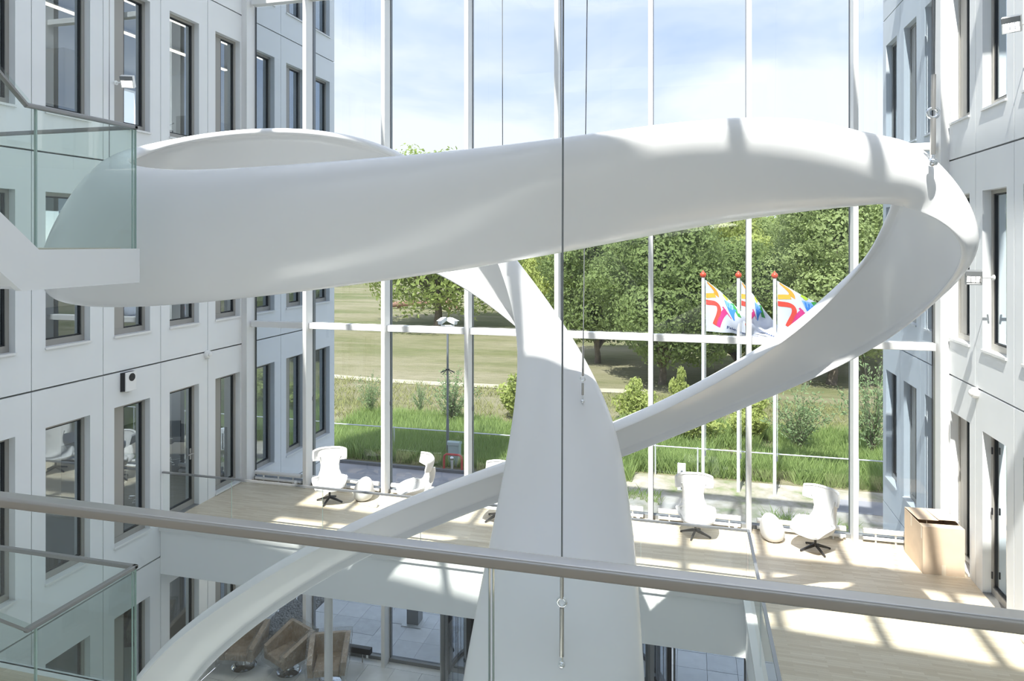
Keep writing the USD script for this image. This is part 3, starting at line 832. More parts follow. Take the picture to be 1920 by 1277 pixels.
# ------------------------------------------------------------------ plastic-wrapped tub chairs
LEATHER = plain('brown_upholstery', (0.36, 0.29, 0.22), 0.5, vary=0.2, scale=9)
WRAP = M('clear_plastic_wrap', {
    'g': ('geometry', {}), 'mp': ('mapping', {'scale': (1.0, 1.0, 0.45)}), 'n': ('noise_texture', {'scale': 16.0, 'detail': 5.0, 'distortion': 2.5}), 'b': ('bump', {'strength': 1.0, 'distance': 0.04}),
    't': ('transparent_bsdf', {'color': (0.95, 0.96, 0.96)}), 'gl': ('glossy_bsdf', {'color': (1, 1, 1), 'roughness': 0.16}),
    'w': ('noise_texture', {'scale': 13.0, 'detail': 5.0, 'roughness': 0.7, 'distortion': 3.5}), 'r': ('rgb_ramp', {'ramp': [(0.0, (0.05, 0.05, 0.05)), (0.52, (0.10, 0.10, 0.10)), (0.60, (0.45, 0.45, 0.45)), (0.68, (0.12, 0.12, 0.12)), (1.0, (0.4, 0.4, 0.4))]}),
    'm': ('mix_closure', {})},
    [('g.position', 'mp.vector'), ('mp.vector', 'n.vector'), ('n.fac', 'b.height'), ('b.normal', 'gl.normal'), ('mp.vector', 'w.vector'), ('w.fac', 'r.fac'), ('r.color', 'm.fac'),
     ('t.BSDF', 'm.closure1'), ('gl.BSDF', 'm.closure2')], 'm.closure')


def make_tub(label, loc, rz):
    t = thing('tub_chair', label, 'tub chair', loc, rz, group='plastic-wrapped tub chairs in the lobby')
    arm = [(-0.34, 0.30), (-0.34, 0.56), (0.30, 0.80), (0.36, 0.80), (0.33, 0.30)]
    for s in (-1, 1):
        v, f = prism(arm, 'x', -0.05, 0.05)
        v = v.copy(); v[:, 0] += s * (0.30 + 0.05 * (v[:, 2] - 0.3) / 0.5)
        part(t, 'arm', (v, f), LEATHER)
    part(t, 'back', prism([(0.22, 0.32), (0.30, 0.80), (0.37, 0.80), (0.33, 0.30)], 'x', -0.30, 0.30), LEATHER)
    part(t, 'seat', rbox(-0.25, 0.25, -0.35, 0.25, 0.30, 0.44, 0.03, 8), LEATHER, smooth=40)
    part(t, 'stem', lathe([(0.05, 0.02), (0.035, 0.04), (0.03, 0.06), (0.03, 0.28), (0.12, 0.30)], 16), CHROME, smooth=40)
    part(t, 'base', lathe([(0.25, 0.0), (0.25, 0.012), (0.22, 0.022), (0.06, 0.034)], 32), CHROME, smooth=40)
    pts = []
    w = m3.Manifold.batch_hull([m3.Manifold.sphere(0.02, 8).translate([x, y, z]) for x, y, z in
                               [(s * 0.37, -0.38, 0.27) for s in (-1, 1)] + [(s * 0.41, -0.37, 0.58) for s in (-1, 1)] + [(s * 0.43, 0.33, 0.84) for s in (-1, 1)] + [(s * 0.42, 0.40, 0.84) for s in (-1, 1)] + [(s * 0.38, 0.36, 0.27) for s in (-1, 1)]])
    cut = m3.Manifold.batch_hull([m3.Manifold.sphere(0.02, 8).translate([x, y, z]) for x, y, z in
                                 [(s * 0.22, -0.50, 0.50) for s in (-1, 1)] + [(s * 0.26, -0.50, 1.0) for s in (-1, 1)] + [(s * 0.25, 0.20, 0.50) for s in (-1, 1)] + [(s * 0.27, 0.26, 1.0) for s in (-1, 1)]])
    w = (w - cut).refine_to_length(0.035)
    v, f = tri(w)
    nz = meshkit.fbm(v * 11.0, 3, 5) - 0.5
    nn = trimesh.Trimesh(v, f, process=False).vertex_normals
    part(t, 'plastic_wrap', (v + nn * (nz * 0.035)[:, None], f), WRAP, smooth=70)
    return t


tb = make_tub('brown tub chair in clear plastic wrap, half hidden by the sculpture strip', (-8.93, 12.34, GROUND), 8)
copy(tb, 'plastic-wrapped brown tub chair in the middle of the three, turned left', (-7.93, 12.42, GROUND), -24)
copy(tb, 'plastic-wrapped brown tub chair behind the slim round column', (-6.97, 12.32, GROUND), 22)

# ------------------------------------------------------------------ cardboard box
CARD = plain('cardboard', (0.62, 0.485, 0.355), 0.8, vary=0.05, scale=5)
TAPE = plain('parcel_tape', (0.70, 0.60, 0.47), 0.35)
t = thing('cardboard_box', 'large open-flapped cardboard box by the right wall', 'cardboard box', (3.60, 12.09, MZ), 3)
W_, D_, H_ = 0.60, 0.80, 0.74
part(t, 'body', join(box(0, W_, 0, 0.008, 0, H_), box(0, W_, D_ - 0.008, D_, 0, H_), box(0, 0.008, 0.008, D_ - 0.008, 0, H_), box(W_ - 0.008, W_, 0.008, D_ - 0.008, 0, H_), box(0.008, W_ - 0.008, 0.008, D_ - 0.008, 0, 0.008)), CARD)
part(t, 'flap', xf(box(0.0, W_, 0, 0.17, 0, 0.006), rx=-3, t=(0, 0.004, H_)), CARD)
part(t, 'flap', xf(box(0.0, 0.30, -0.60, 0, 0, 0.006), rx=-3, t=(0, D_ - 0.004, H_ + 0.01)), CARD)
part(t, 'flap', xf(box(0.303, W_, -0.60, 0, 0, 0.006), rx=-4, t=(0, D_ - 0.004, H_ + 0.012)), CARD)
part(t, 'tape', join(box(0.27, 0.33, -0.0015, 0.0, 0, 0.16)), TAPE)
part(t, 'tape', join(box(-0.0015, 0.0, 0.03, 0.08, H_ - 0.20, H_)), TAPE)
part(t, 'tape', join(box(-0.0015, 0.0, 0.46, 0.52, H_ - 0.18, H_)), TAPE)

# ------------------------------------------------------------------ small things on the walls
t = thing('loudspeaker', 'small white wedge loudspeaker with black side on the left wall', 'loudspeaker', (XL, 9.83, 2.98))
wedge = [(0.0, 0.14), (0.0, -0.11), (0.10, -0.08), (0.22, -0.02), (0.22, 0.10), (0.10, 0.14)]
part(t, 'housing', prism([(0.0, -0.13), (0.0, 0.13), (0.075, 0.13), (0.075, -0.10)], 'z', -0.16, 0.16), BLACKP)
part(t, 'front_grille', rbox(0.072, 0.095, -0.105, 0.135, -0.165, 0.165, 0.008, 6), WHITEP)
part(t, 'speaker_cone', xf(trimesh.creation.cylinder(0.068, 0.006, sections=24), ry=90, t=(0.096, 0.03, 0.07)), BLACKP)
t = thing('smoke_detector', 'round white sounder on the left wall joint above the mezzanine door', 'detector', (XL, 11.88, 3.12))
part(t, 'base', xf(lathe([(0.085, 0.0), (0.085, 0.05), (0.07, 0.07)], 24), ry=90), WHITEP, smooth=40)
part(t, 'cap', xf(lathe([(0.05, 0.07), (0.045, 0.10), (0.02, 0.112)], 24), ry=90), WHITEP, smooth=40)
t = thing('smoke_detector', 'round white sounder on the right wall joint above the mezzanine door', 'detector', (XR, 11.86, 3.10))
part(t, 'base', xf(lathe([(0.085, 0.0), (0.085, 0.05), (0.07, 0.07)], 24), ry=-90), WHITEP, smooth=40)
part(t, 'cap', xf(lathe([(0.05, 0.07), (0.045, 0.10), (0.02, 0.112)], 24), ry=-90), WHITEP, smooth=40)


def floodlight(label, X, s, y, z, tilt, yaw, dark):
    t = thing('floodlight', label, 'floodlight', (X, y, z))
    part(t, 'arm', join(rod((0, 0, 0), (s * 0.20, 0, 0), 0.014, 8), xf(trimesh.creation.cylinder(0.04, 0.02, sections=16), ry=90, t=(s * 0.01, 0, 0))), WHITEP, smooth=40)
    R = dict(rx=tilt, rz=yaw, t=(s * 0.27, -0.02, 0.0))
    part(t, 'housing', xf(join(box(-0.10, 0.10, -0.05, 0.05, -0.10, -0.088), box(-0.10, 0.10, -0.05, 0.05, 0.088, 0.10), box(-0.10, -0.088, -0.05, 0.05, -0.088, 0.088),
                               box(0.088, 0.10, -0.05, 0.05, -0.088, 0.088), box(-0.10, 0.10, 0.05, 0.062, -0.10, 0.10)), **R), CAPGREY if dark else WHITEP)
    part(t, 'reflector', xf(box(-0.087, 0.087, 0.035, 0.049, -0.087, 0.087), **R), CHROME if not dark else CAPGREY)
    part(t, 'visor', xf(join(box(-0.10, 0.10, -0.055, -0.045, 0.03, 0.10)), **R), CAPGREY)
    for i in range(3):
        for j in range(3):
            x, zz = -0.055 + i * 0.055, -0.06 + j * 0.042
            part(t, 'led', xf(box(x - 0.022, x + 0.022, 0.020, 0.034, zz - 0.017, zz + 0.017), **R), LED)
    return t


floodlight('small white floodlight on an arm high on the left wall', XL, 1, 9.60, 8.12, 25, 25, False)
floodlight('white floodlight at the top right edge of the right wall', XR, -1, 10.05, 8.18, 25, -30, False)
floodlight('dark floodlight with glowing led cells beside the right tip of the sculpture', XR, -1, 11.25, 4.89, 12, -14, True)

# ------------------------------------------------------------------ office furniture behind the windows
DESK = plain('white_desk_top', (0.78, 0.78, 0.76), 0.4)
SCREEN = plain('dark_screen', (0.015, 0.016, 0.02), 0.2)
WALLETS = [plain('grey_cupboard', (0.55, 0.56, 0.55), 0.6), plain('white_cupboard', (0.76, 0.77, 0.76), 0.5)]


def desk(label, loc, rz=0):
    t = thing('desk', label, 'desk', loc, rz, group='office desks')
    part(t, 'desk_top', rbox(-0.8, 0.8, -0.4, 0.4, 0.71, 0.74, 0.01, 6), DESK)
    for x in (-0.72, 0.72):
        part(t, 'leg', join(box(x - 0.025, x + 0.025, -0.35, -0.30, 0, 0.71), box(x - 0.025, x + 0.025, 0.30, 0.35, 0, 0.71), box(x - 0.025, x + 0.025, -0.35, 0.35, 0.0, 0.03)), STEELW)
    return t


def monitor(label, loc, rz):
    t = thing('monitor', label, 'monitor', loc, rz, group='desk monitors')
    part(t, 'panel', rbox(-0.28, 0.28, -0.02, 0.02, 0.14, 0.50, 0.008, 6), SCREEN)
    part(t, 'stand', join(box(-0.03, 0.03, 0.02, 0.05, 0.0, 0.35), box(-0.12, 0.12, -0.07, 0.09, 0.0, 0.012)), BLACKP)
    return t


def office_chair(label, loc, rz):
    t = thing('office_chair', label, 'office chair', loc, rz, group='office chairs')
    part(t, 'seat', rbox(-0.24, 0.24, -0.24, 0.22, 0.44, 0.49, 0.02, 8), BLACKP, smooth=40)
    v, f = rbox(-0.23, 0.23, 0.20, 0.225, 0.52, 0.98, 0.01, 8)
    part(t, 'backrest', (v, f), WHITEP, smooth=40)
    part(t, 'arm', tube([(-0.24, 0.2, 0.5), (-0.27, 0.1, 0.66), (-0.27, -0.15, 0.66)], 0.015, 6), CHROME, True)
    part(t, 'arm', tube([(0.24, 0.2, 0.5), (0.27, 0.1, 0.66), (0.27, -0.15, 0.66)], 0.015, 6), CHROME, True)
    part(t, 'stem', rod((0, 0, 0.08), (0, 0, 0.44), 0.025, 10), CHROME, smooth=40)
    for k in range(5):
        part(t, 'foot', xf(join(box(0.02, 0.27, -0.015, 0.015, 0.06, 0.085), xf(trimesh.creation.icosphere(1, 0.028), t=(0.26, 0, 0.03))), rz=72 * k), CHROME)
    return t


d0 = desk('white desk inside the mezzanine room behind the glass door', (-11.2, 12.6, 0.15), 15)
m0 = monitor('black monitor on the desk inside the mezzanine room', (-11.3, 12.9, 0.892), 200)
o0 = office_chair('white-backed office chair just inside the mezzanine glass door', (-10.75, 11.6, 0.15), 200)
copy(d0, 'white desk inside the upper left office by the third window', (-12.3, 10.6, 7.35), 90)
copy(m0, 'black monitor on the desk in the upper left office', (-12.4, 10.6, 8.092), 100)
copy(o0, 'office chair at the desk in the upper left office', (-11.2, 12.5, 7.35), 60)
copy(o0, 'office chair by the window deeper in the mezzanine room', (-11.9, 13.6, 0.15), 120)
for lab, loc, sz, mt in (('pale tall cupboard in the upper left office behind the second window', (-12.6, 11.0, 7.35), (0.5, 1.2, 1.95), 1),
                         ('grey low cupboard in the upper left office behind the fourth window', (-12.2, 14.2, 7.35), (0.5, 1.3, 1.15), 0),
                         ('white cupboard in the room below behind the first mezzanine window', (-12.8, 9.6, 0.15), (0.5, 1.5, 1.6), 1)):
    t = thing('cupboard', lab, 'cupboard', loc)
    a, b, c = sz
    part(t, 'body', box(0, a, 0, b, 0.06, c), WALLETS[mt])
    part(t, 'plinth', box(0.02, a - 0.03, 0.02, b - 0.02, 0.0, 0.06), BLACKP)
    for i in range(2):
        part(t, 'door', box(a, a + 0.018, b / 2 * i + 0.004, b / 2 * (i + 1) - 0.004, 0.07, c - 0.01), WALLETS[mt])
        part(t, 'handle', box(a + 0.018, a + 0.035, b / 2 + (0.04 if i else -0.055), b / 2 + (0.055 if i else -0.04), c * 0.45, c * 0.6), STEEL)

# ------------------------------------------------------------------ outdoors: ground, road, paving
GO = GROUND
FIELD = M('mown_hay_field', {
    'g': ('geometry', {}), 'm1': ('mapping', {'scale': (0.05, 0.20, 1.0), 'rotation': (0, 0, 0.12)}), 'n1': ('noise_texture', {'scale': 1.0, 'detail': 6.0, 'roughness': 0.6}),
    'r1': ('rgb_ramp', {'ramp': [(0.30, (0.135, 0.165, 0.05)), (0.44, (0.205, 0.20, 0.085)), (0.54, (0.28, 0.25, 0.14)), (0.72, (0.34, 0.295, 0.19))]}),
    'm2': ('mapping', {'scale': (0.7, 2.6, 1.0)}), 'n2': ('noise_texture', {'scale': 1.2, 'detail': 5.0}),
    'r2': ('rgb_ramp', {'ramp': [(0.3, (0.72, 0.74, 0.68)), (0.7, (1.0, 1.0, 1.0))]}), 'x': ('mix', {'mix_type': 'multiply', 'fac': 1.0}),
    'bn': ('noise_texture', {'scale': 9.0, 'detail': 4.0}), 'b': ('bump', {'strength': 0.6, 'distance': 0.15}), 'p': ('principled_bsdf', {'roughness': 0.95})},
    [('g.position', 'm1.vector'), ('m1.vector', 'n1.vector'), ('n1.fac', 'r1.fac'), ('g.position', 'm2.vector'), ('m2.vector', 'n2.vector'), ('n2.fac', 'r2.fac'),
     ('r1.color', 'x.color1'), ('r2.color', 'x.color2'), ('x.color', 'p.base_color'), ('g.position', 'bn.vector'), ('bn.fac', 'b.height'), ('b.normal', 'p.normal')], 'p.BSDF')
PATH = plain('pale_trodden_path', (0.48, 0.43, 0.31), 0.95, vary=0.1, scale=2)
ASPHALT = plain('worn_asphalt', (0.33, 0.32, 0.325), 0.85, vary=0.18, scale=0.7)
SOIL = M('sandy_soil', {'g': ('geometry', {}), 'n': ('noise_texture', {'scale': 0.8, 'detail': 7.0, 'roughness': 0.65}),
                        'r': ('rgb_ramp', {'ramp': [(0.32, (0.20, 0.25, 0.09)), (0.45, (0.38, 0.34, 0.25)), (0.62, (0.56, 0.50, 0.42))]}), 'p': ('principled_bsdf', {'roughness': 0.95})},
         [('g.position', 'n.vector'), ('n.fac', 'r.fac'), ('r.color', 'p.base_color')], 'p.BSDF')
KERB = plain('dark_kerb', (0.16, 0.16, 0.165), 0.8)

xs = np.concatenate([np.linspace(-260, -40, 23), np.linspace(-36, 36, 37), np.linspace(40, 260, 23)])
ys = np.concatenate([[17.8, 20, 24], np.linspace(27, 75, 25), np.linspace(80, 420, 26)])
gx_, gy_ = np.meshgrid(xs, ys, indexing='ij')
gz_ = GO - 0.03 + np.where(gy_ > 33, 0.35 * (meshkit.fbm(np.stack([gx_ * 0.06, gy_ * 0.06, 0 * gx_], -1), 3, 2) - 0.5), 0) + 0.00004 * np.maximum(0, gy_ - 60) ** 2
n_, m_ = gx_.shape
i_, k_ = np.meshgrid(np.arange(n_ - 1), np.arange(m_ - 1), indexing='ij')
q_ = np.stack([i_ * m_ + k_, (i_ + 1) * m_ + k_, (i_ + 1) * m_ + k_ + 1, i_ * m_ + k_ + 1], -1).reshape(-1, 4)
structure('ground', (np.stack([gx_, gy_, gz_], -1).reshape(-1, 3), q_), FIELD, smooth=True)


def gz(x, y):
    return float(GO - 0.03 + (0.35 * (meshkit.fbm(np.array([x * 0.06, y * 0.06, 0.0]), 3, 2) - 0.5) if y > 33 else 0) + 0.00004 * max(0, y - 60) ** 2)


px_ = np.linspace(-60, -2, 40)
pth = []
pv = np.array([[(x, 40.6 + 0.02 * (x + 20) + 0.5 * math.sin(x * 0.13) - w, gz(x, 40.6 + 0.02 * (x + 20)) + 0.03) for w in (0.55, -0.55)] for x in px_]).reshape(-1, 3)
pf = np.array([[2 * i, 2 * i + 2, 2 * i + 3, 2 * i + 1] for i in range(len(px_) - 1)])
pv2 = pv.copy(); pv2[:, 2] -= 0.25
structure('path', (np.vstack([pv, pv2]), np.vstack([pf[:, ::-1], pf + len(pv)])), PATH)
structure('road', prism([(-60, 18.6), (-2.4, 18.6), (-3.4, 24.6), (-60, 25.1)], 'z', GO - 0.10, GO + 0.004), ASPHALT)
kb = structure('kerb')
for k in range(36):
    x = -39.0 + k * 1.0
    part(kb, 'kerb_stone', box(x + 0.005, x + 0.995, 25.0 - 0.0086 * (x + 60) + 0.03, 25.0 - 0.0086 * (x + 60) + 0.18, GO - 0.1, GO + 0.11), KERB)
structure('soil', prism([(-3.2, 18.6), (40, 18.6), (40, 26.4), (-3.6, 26.4)], 'z', GO - 0.12, GO + 0.001), SOIL)
structure('road', prism([(4.6, 24.2), (40, 24.2), (40, 25.6), (4.6, 25.4)], 'z', GO - 0.10, GO + 0.012), ASPHALT)
pv_ = structure('pavement')
part(pv_, 'bed', box(-9.3, 40, 13.42, 18.6, GO - 0.25, GO - 0.03), GROUT)
for i in range(20):
    for j in range(9):
        x, y = -8.62 + i * 0.6, 13.44 + j * 0.575
        if x + 0.6 > XR + 0.3:
            continue
        part(pv_, 'paver', box(x + 0.004, x + 0.596, y + 0.004, y + 0.571, GO - 0.06, GO + rng.uniform(-0.004, 0.002)), PAVE[int(rng.integers(0, 3))])
part(pv_, 'edging', box(-8.66, -8.63, 13.42, 18.6, GO - 0.1, GO + 0.01), KERB)
# gravel strip under the left outside wall
peb = []
ico = trimesh.creation.icosphere(0, 1.0)
iv, if_ = np.array(ico.vertices), np.array(ico.faces)
vv, ff, nn = [], [], 0
for k in range(2600):
    r = rng.uniform(0.018, 0.042)
    p = np.array([rng.uniform(XL + 0.02, -8.67), rng.uniform(13.45, 17.0), GO - 0.01 + rng.uniform(-0.01, 0.025)])
    vv.append(iv * r * rng.uniform(0.7, 1.2, 3) + p); ff.append(if_ + nn); nn += len(iv)
PEB = M('pale_pebbles', {'g': ('geometry', {}), 'r': ('rgb_ramp', {'ramp': [(0.0, (0.34, 0.34, 0.33)), (0.5, (0.68, 0.68, 0.66)), (1.0, (0.88, 0.87, 0.85))]}), 'p': ('principled_bsdf', {'roughness': 0.8})},
        [('g.random_per_island', 'r.fac'), ('r.color', 'p.base_color')], 'p.BSDF')
path_ = path_for('gravel')
usdkit.mesh(stage, path_, (np.vstack(vv), np.vstack(ff)), PEB)
tag(path_, 'strip of pale pebbles along the foot of the left outside wall', 'gravel', kind='stuff')

# ------------------------------------------------------------------ tall grass and weeds between road and field
LEAVES = {
    'grass': leaf('tall_grass_blades', (0.354, 0.451, 0.159), (0.659, 0.680, 0.317), 0.48),
    'drygrass': leaf('dry_grass_blades', (0.36, 0.36, 0.15), (0.58, 0.53, 0.30), 0.35),
    'dark': leaf('dark_green_leaves', (0.276, 0.346, 0.129), (0.625, 0.647, 0.260), 0.48),
    'mid': leaf('mid_green_leaves', (0.386, 0.458, 0.152), (0.680, 0.680, 0.306), 0.48),
    'olive': leaf('olive_yellow_leaves', (0.483, 0.532, 0.177), (0.680, 0.680, 0.338), 0.48),
    'pale': leaf('pale_green_leaves', (0.404, 0.473, 0.199), (0.680, 0.680, 0.489), 0.48),
    'willow': leaf('silver_willow_leaves', (0.290, 0.383, 0.185), (0.594, 0.660, 0.409), 0.35)}
BARK = plain('brown_grey_bark', (0.17, 0.135, 0.10), 0.95, vary=0.25, scale=6)


def blades(n, xr, yr, h, r, lean=0.35):
    x, y = r.uniform(*xr, n), r.uniform(*yr, n)
    keep = meshkit.noise(np.stack([x * 0.6, y * 0.6, 0 * x], -1), 3) > 0.18
    x, y = x[keep], y[keep]
    n = len(x)
    a = r.uniform(0, 2 * np.pi, n)
    hh = h * r.uniform(0.5, 1.25, n) * (0.65 + 0.7 * meshkit.noise(np.stack([x * 0.35, y * 0.35, 0 * x], -1), 9))
    w = r.uniform(0.010, 0.022, n)
    base = np.stack([x, y, np.full(n, GO - 0.03)], 1)
    side = np.stack([np.cos(a), np.sin(a), 0 * a], 1) * w[:, None]
    b = r.uniform(0, 2 * np.pi, n)
    tip = base + np.stack([np.cos(b) * hh * lean, np.sin(b) * hh * lean, hh], 1)
    midp = base * 0.45 + tip * 0.55 + np.stack([0 * hh, 0 * hh, hh * 0.08], 1)
    v = np.stack([base - side, base + side, midp + side * 0.8, midp - side * 0.8, tip], 1).reshape(-1, 3)
    o = np.arange(n)[:, None] * 5
    f = np.concatenate([o + [0, 1, 2], o + [0, 2, 3], o + [3, 2, 4]])
    return v, f


def stuff(name, label, cat, mesh, mat):
    p = path_for(name)
    usdkit.mesh(stage, p, mesh, mat)
    return tag(p, label, cat, kind='stuff')


stuff('tall_grass', 'bright tall grass and weeds behind the road and the pipe fence', 'grass', join(blades(42000, (-16, -2), (25.3, 32.0), 0.55, rng, 0.5), blades(38000, (-3.0, 8.5), (26.6, 33.5), 0.65, rng, 0.5)), LEAVES['grass'])
stuff('dry_grass', 'pale dry grass tufts at the near edge of the mown field', 'grass', join(blades(16000, (-24, 10), (31, 40), 0.24, rng, 0.8)), LEAVES['drygrass'])
stuff('low_weeds', 'low green weeds scattered over the sandy soil by the flagpoles', 'weeds', join(*[blades(260, (x - 0.7, x + 0.7), (y - 0.45, y + 0.45), 0.30, rng, 0.8) for x, y in
      ((1.9, 19.6), (2.6, 20.4), (3.1, 22.6), (0.4, 20.6), (1.1, 21.3), (3.9, 20.0), (-1.6, 23.8), (4.2, 22.4), (2.2, 19.1), (3.0, 19.4))]), LEAVES['grass'])


# ------------------------------------------------------------------ trees and bushes
def leaf_cloud(blobs, n, size, r, flat=0.5):
    """Leaf sprays on the outer shells of the given ellipsoids (x, y, z, rx, ry, rz)."""
    B = np.array(blobs, float)
    vol = (B[:, 3] * B[:, 4] * B[:, 5]) ** 0.67
    idx = r.choice(len(B), n, p=vol / vol.sum())
    d = r.normal(size=(n, 3)); d /= np.linalg.norm(d, axis=1)[:, None]
    rad = r.uniform(0.45, 1.0, n) ** 0.5
    bump = 0.78 + 0.44 * meshkit.noise(d * 3.1 + idx[:, None] * 7.3, 4)
    p = B[idx, :3] + d * B[idx, 3:6] * (rad * bump)[:, None]
    nrm = d + r.normal(size=(n, 3)) * flat
    nrm /= np.linalg.norm(nrm, axis=1)[:, None]
    u = np.cross(nrm, r.normal(size=(n, 3))); u /= np.linalg.norm(u, axis=1)[:, None]
    w = np.cross(nrm, u)
    s = size * r.uniform(0.55, 1.3, n)[:, None]
    v = np.stack([p - u * s, p + w * s * 0.55 + nrm * s * 0.15, p + u * s, p - w * s * 0.55 + nrm * s * 0.15], 1).reshape(-1, 3)
    o = np.arange(n)[:, None] * 4
    return v, np.concatenate([o + [0, 1, 2], o + [0, 2, 3]])


def make_tree(name, label, loc, h, w, kind, n, size, seed, trunk_h=0.25, blobs=16, group='trees beyond the field', lowskirt=False, tr=0.02, rz=0):
    r = np.random.default_rng(seed)
    t = thing(name, label, 'tree', loc, rz, group)
    bl = []
    c0 = h * trunk_h
    for k in range(blobs):
        zf = (k + 0.5) / blobs
        z = c0 + (h - c0) * (0.12 + 0.80 * zf)
        env = math.sin(math.pi * min(1.0, 0.18 + 0.80 * zf)) ** 0.7
        a = k * 2.4 + r.uniform(-0.4, 0.4)
        rr = w * 0.5 * env * r.uniform(0.35, 0.70)
        s = w * r.uniform(0.17, 0.25)
        bl.append((rr * math.cos(a), rr * math.sin(a), z, s, s, s * 0.75))
    bl.append((0, 0, c0 + (h - c0) * 0.5, w * 0.27, w * 0.27, (h - c0) * 0.38))
    trunk = [tube([(0, 0, -0.2), (0.01 * h, 0, c0 * 0.6), (0.0, 0.01 * h, c0 * 1.2), (-0.01 * h, 0, h * 0.75)], [h * tr * 1.25, h * tr, h * tr * 0.8, h * tr * 0.2], 9)]
    for b in bl[:-1]:
        z0 = c0 * r.uniform(0.75, 1.25)
        z0 = min(z0, b[2] - 0.1)
        trunk.append(tube([(0, 0, z0), (b[0] * 0.5, b[1] * 0.5, z0 + (b[2] - z0) * 0.6), (b[0], b[1], b[2])], [h * tr * 0.45, h * tr * 0.28, h * tr * 0.1], 6))
    part(t, 'trunk', join(*trunk), BARK, smooth=50)
    part(t, 'foliage', leaf_cloud(bl, n, size, r), LEAVES[kind], kind='stuff')
    return t


def put(x, y):
    return (x, y, gz(x, y))


solo = make_tree('broad_tree', 'broad solitary tree with visible trunk standing in the mown field', put(-25.2, 66.6), 17.2, 21.5, 'mid', 24000, 0.27, 11, trunk_h=0.16, blobs=22, tr=0.022)
dk = make_tree('dark_tree', 'dense dark green tree behind the first flagpole', put(-1.6, 43.5), 11.2, 9.6, 'dark', 46000, 0.135, 12, trunk_h=0.10, blobs=24)
pl = make_tree('pale_tree', 'tall pale-leaved tree at the right, behind the right-hand flag', put(8.6, 46.0), 14.2, 9.5, 'pale', 48000, 0.13, 13, trunk_h=0.10, blobs=26)
ol = make_tree('olive_tree', 'yellow-olive tree peeping between the dark tree and the flags', put(3.0, 62.0), 12.5, 9.5, 'olive', 24000, 0.19, 14, trunk_h=0.1, blobs=18)
copy(dk, 'dark tree left of the flagpole trees, close to the trunk of the sculpture', put(-6.4, 50.0), 100, (0.95, 0.95, 1.02))
copy(ol, 'light olive tree just right of the sculpture trunk top', put(-11.5, 64.0), 70, (1.0, 1.0, 1.05))
copy(dk, 'dark tree behind the two left flags', put(3.2, 48.5), 200, (0.85, 0.85, 0.78))
copy(pl, 'pale tree at the right edge beside the outside wing wall', put(13.2, 50.0), 130, (1.0, 1.0, 1.06))
copy(pl, 'pale tree behind and between the olive tree and the tall right tree', put(6.0, 72.0), 40, (1.05, 1.05, 0.82))
copy(solo, 'broad tree far back left of the olive trees', put(-20.0, 92.0), 60, (1.0, 1.0, 0.80))
copy(solo, 'broad tree far back in the middle of the tree belt', put(-6.0, 88.0), 160, (1.05, 1.05, 0.72))
copy(solo, 'broad tree far back to the right of the flags', put(16.0, 90.0), 220, (1.05, 1.05, 0.74))
copy(ol, 'olive tree low at the right behind the willow bushes', put(11.4, 58.0), 150, (1.0, 1.0, 0.8))
_r = np.random.default_rng(31)
stuff('distant_wood', 'distant hazy wood along the far edge of the mown field', 'wood', leaf_cloud([(x, y, gz(x, y) + 6.0, 12, 8, 8.5) for x, y in
      [(-170 + 13 * k, 225 + 18 * math.sin(k * 1.7) - (40 if k > 11 else 0)) for k in range(20)]], 16000, 1.3, _r), LEAVES['mid'])


def make_bush(name, label, loc, h, w, kind, n, size, seed, spiky=0.0):
    r = np.random.default_rng(seed)
    t = thing(name, label, 'bush', loc, 0, 'bushes between the grass and the field')
    stems, bl = [], []
    for k in range(11):
        a = r.uniform(0, 2 * math.pi)
        rr = w * 0.5 * r.uniform(0.1, 0.85)
        hh = h * r.uniform(0.55, 1.0) * (1 - 0.35 * (rr / (w * 0.5)))
        tip = (rr * math.cos(a), rr * math.sin(a), hh)
        stems.append(tube([(0.12 * tip[0], 0.12 * tip[1], -0.05), (0.5 * tip[0], 0.5 * tip[1], hh * 0.55), tip], [0.03, 0.02, 0.006], 5))
        for q in (0.35, 0.6, 0.85):
            bl.append((tip[0] * q, tip[1] * q, hh * q, w * 0.13, w * 0.13, h * (0.12 + 0.10 * spiky)))
    part(t, 'stem', join(*stems), BARK)
    part(t, 'foliage', leaf_cloud(bl, n, size, r, 0.9), LEAVES[kind], kind='stuff')
    return t


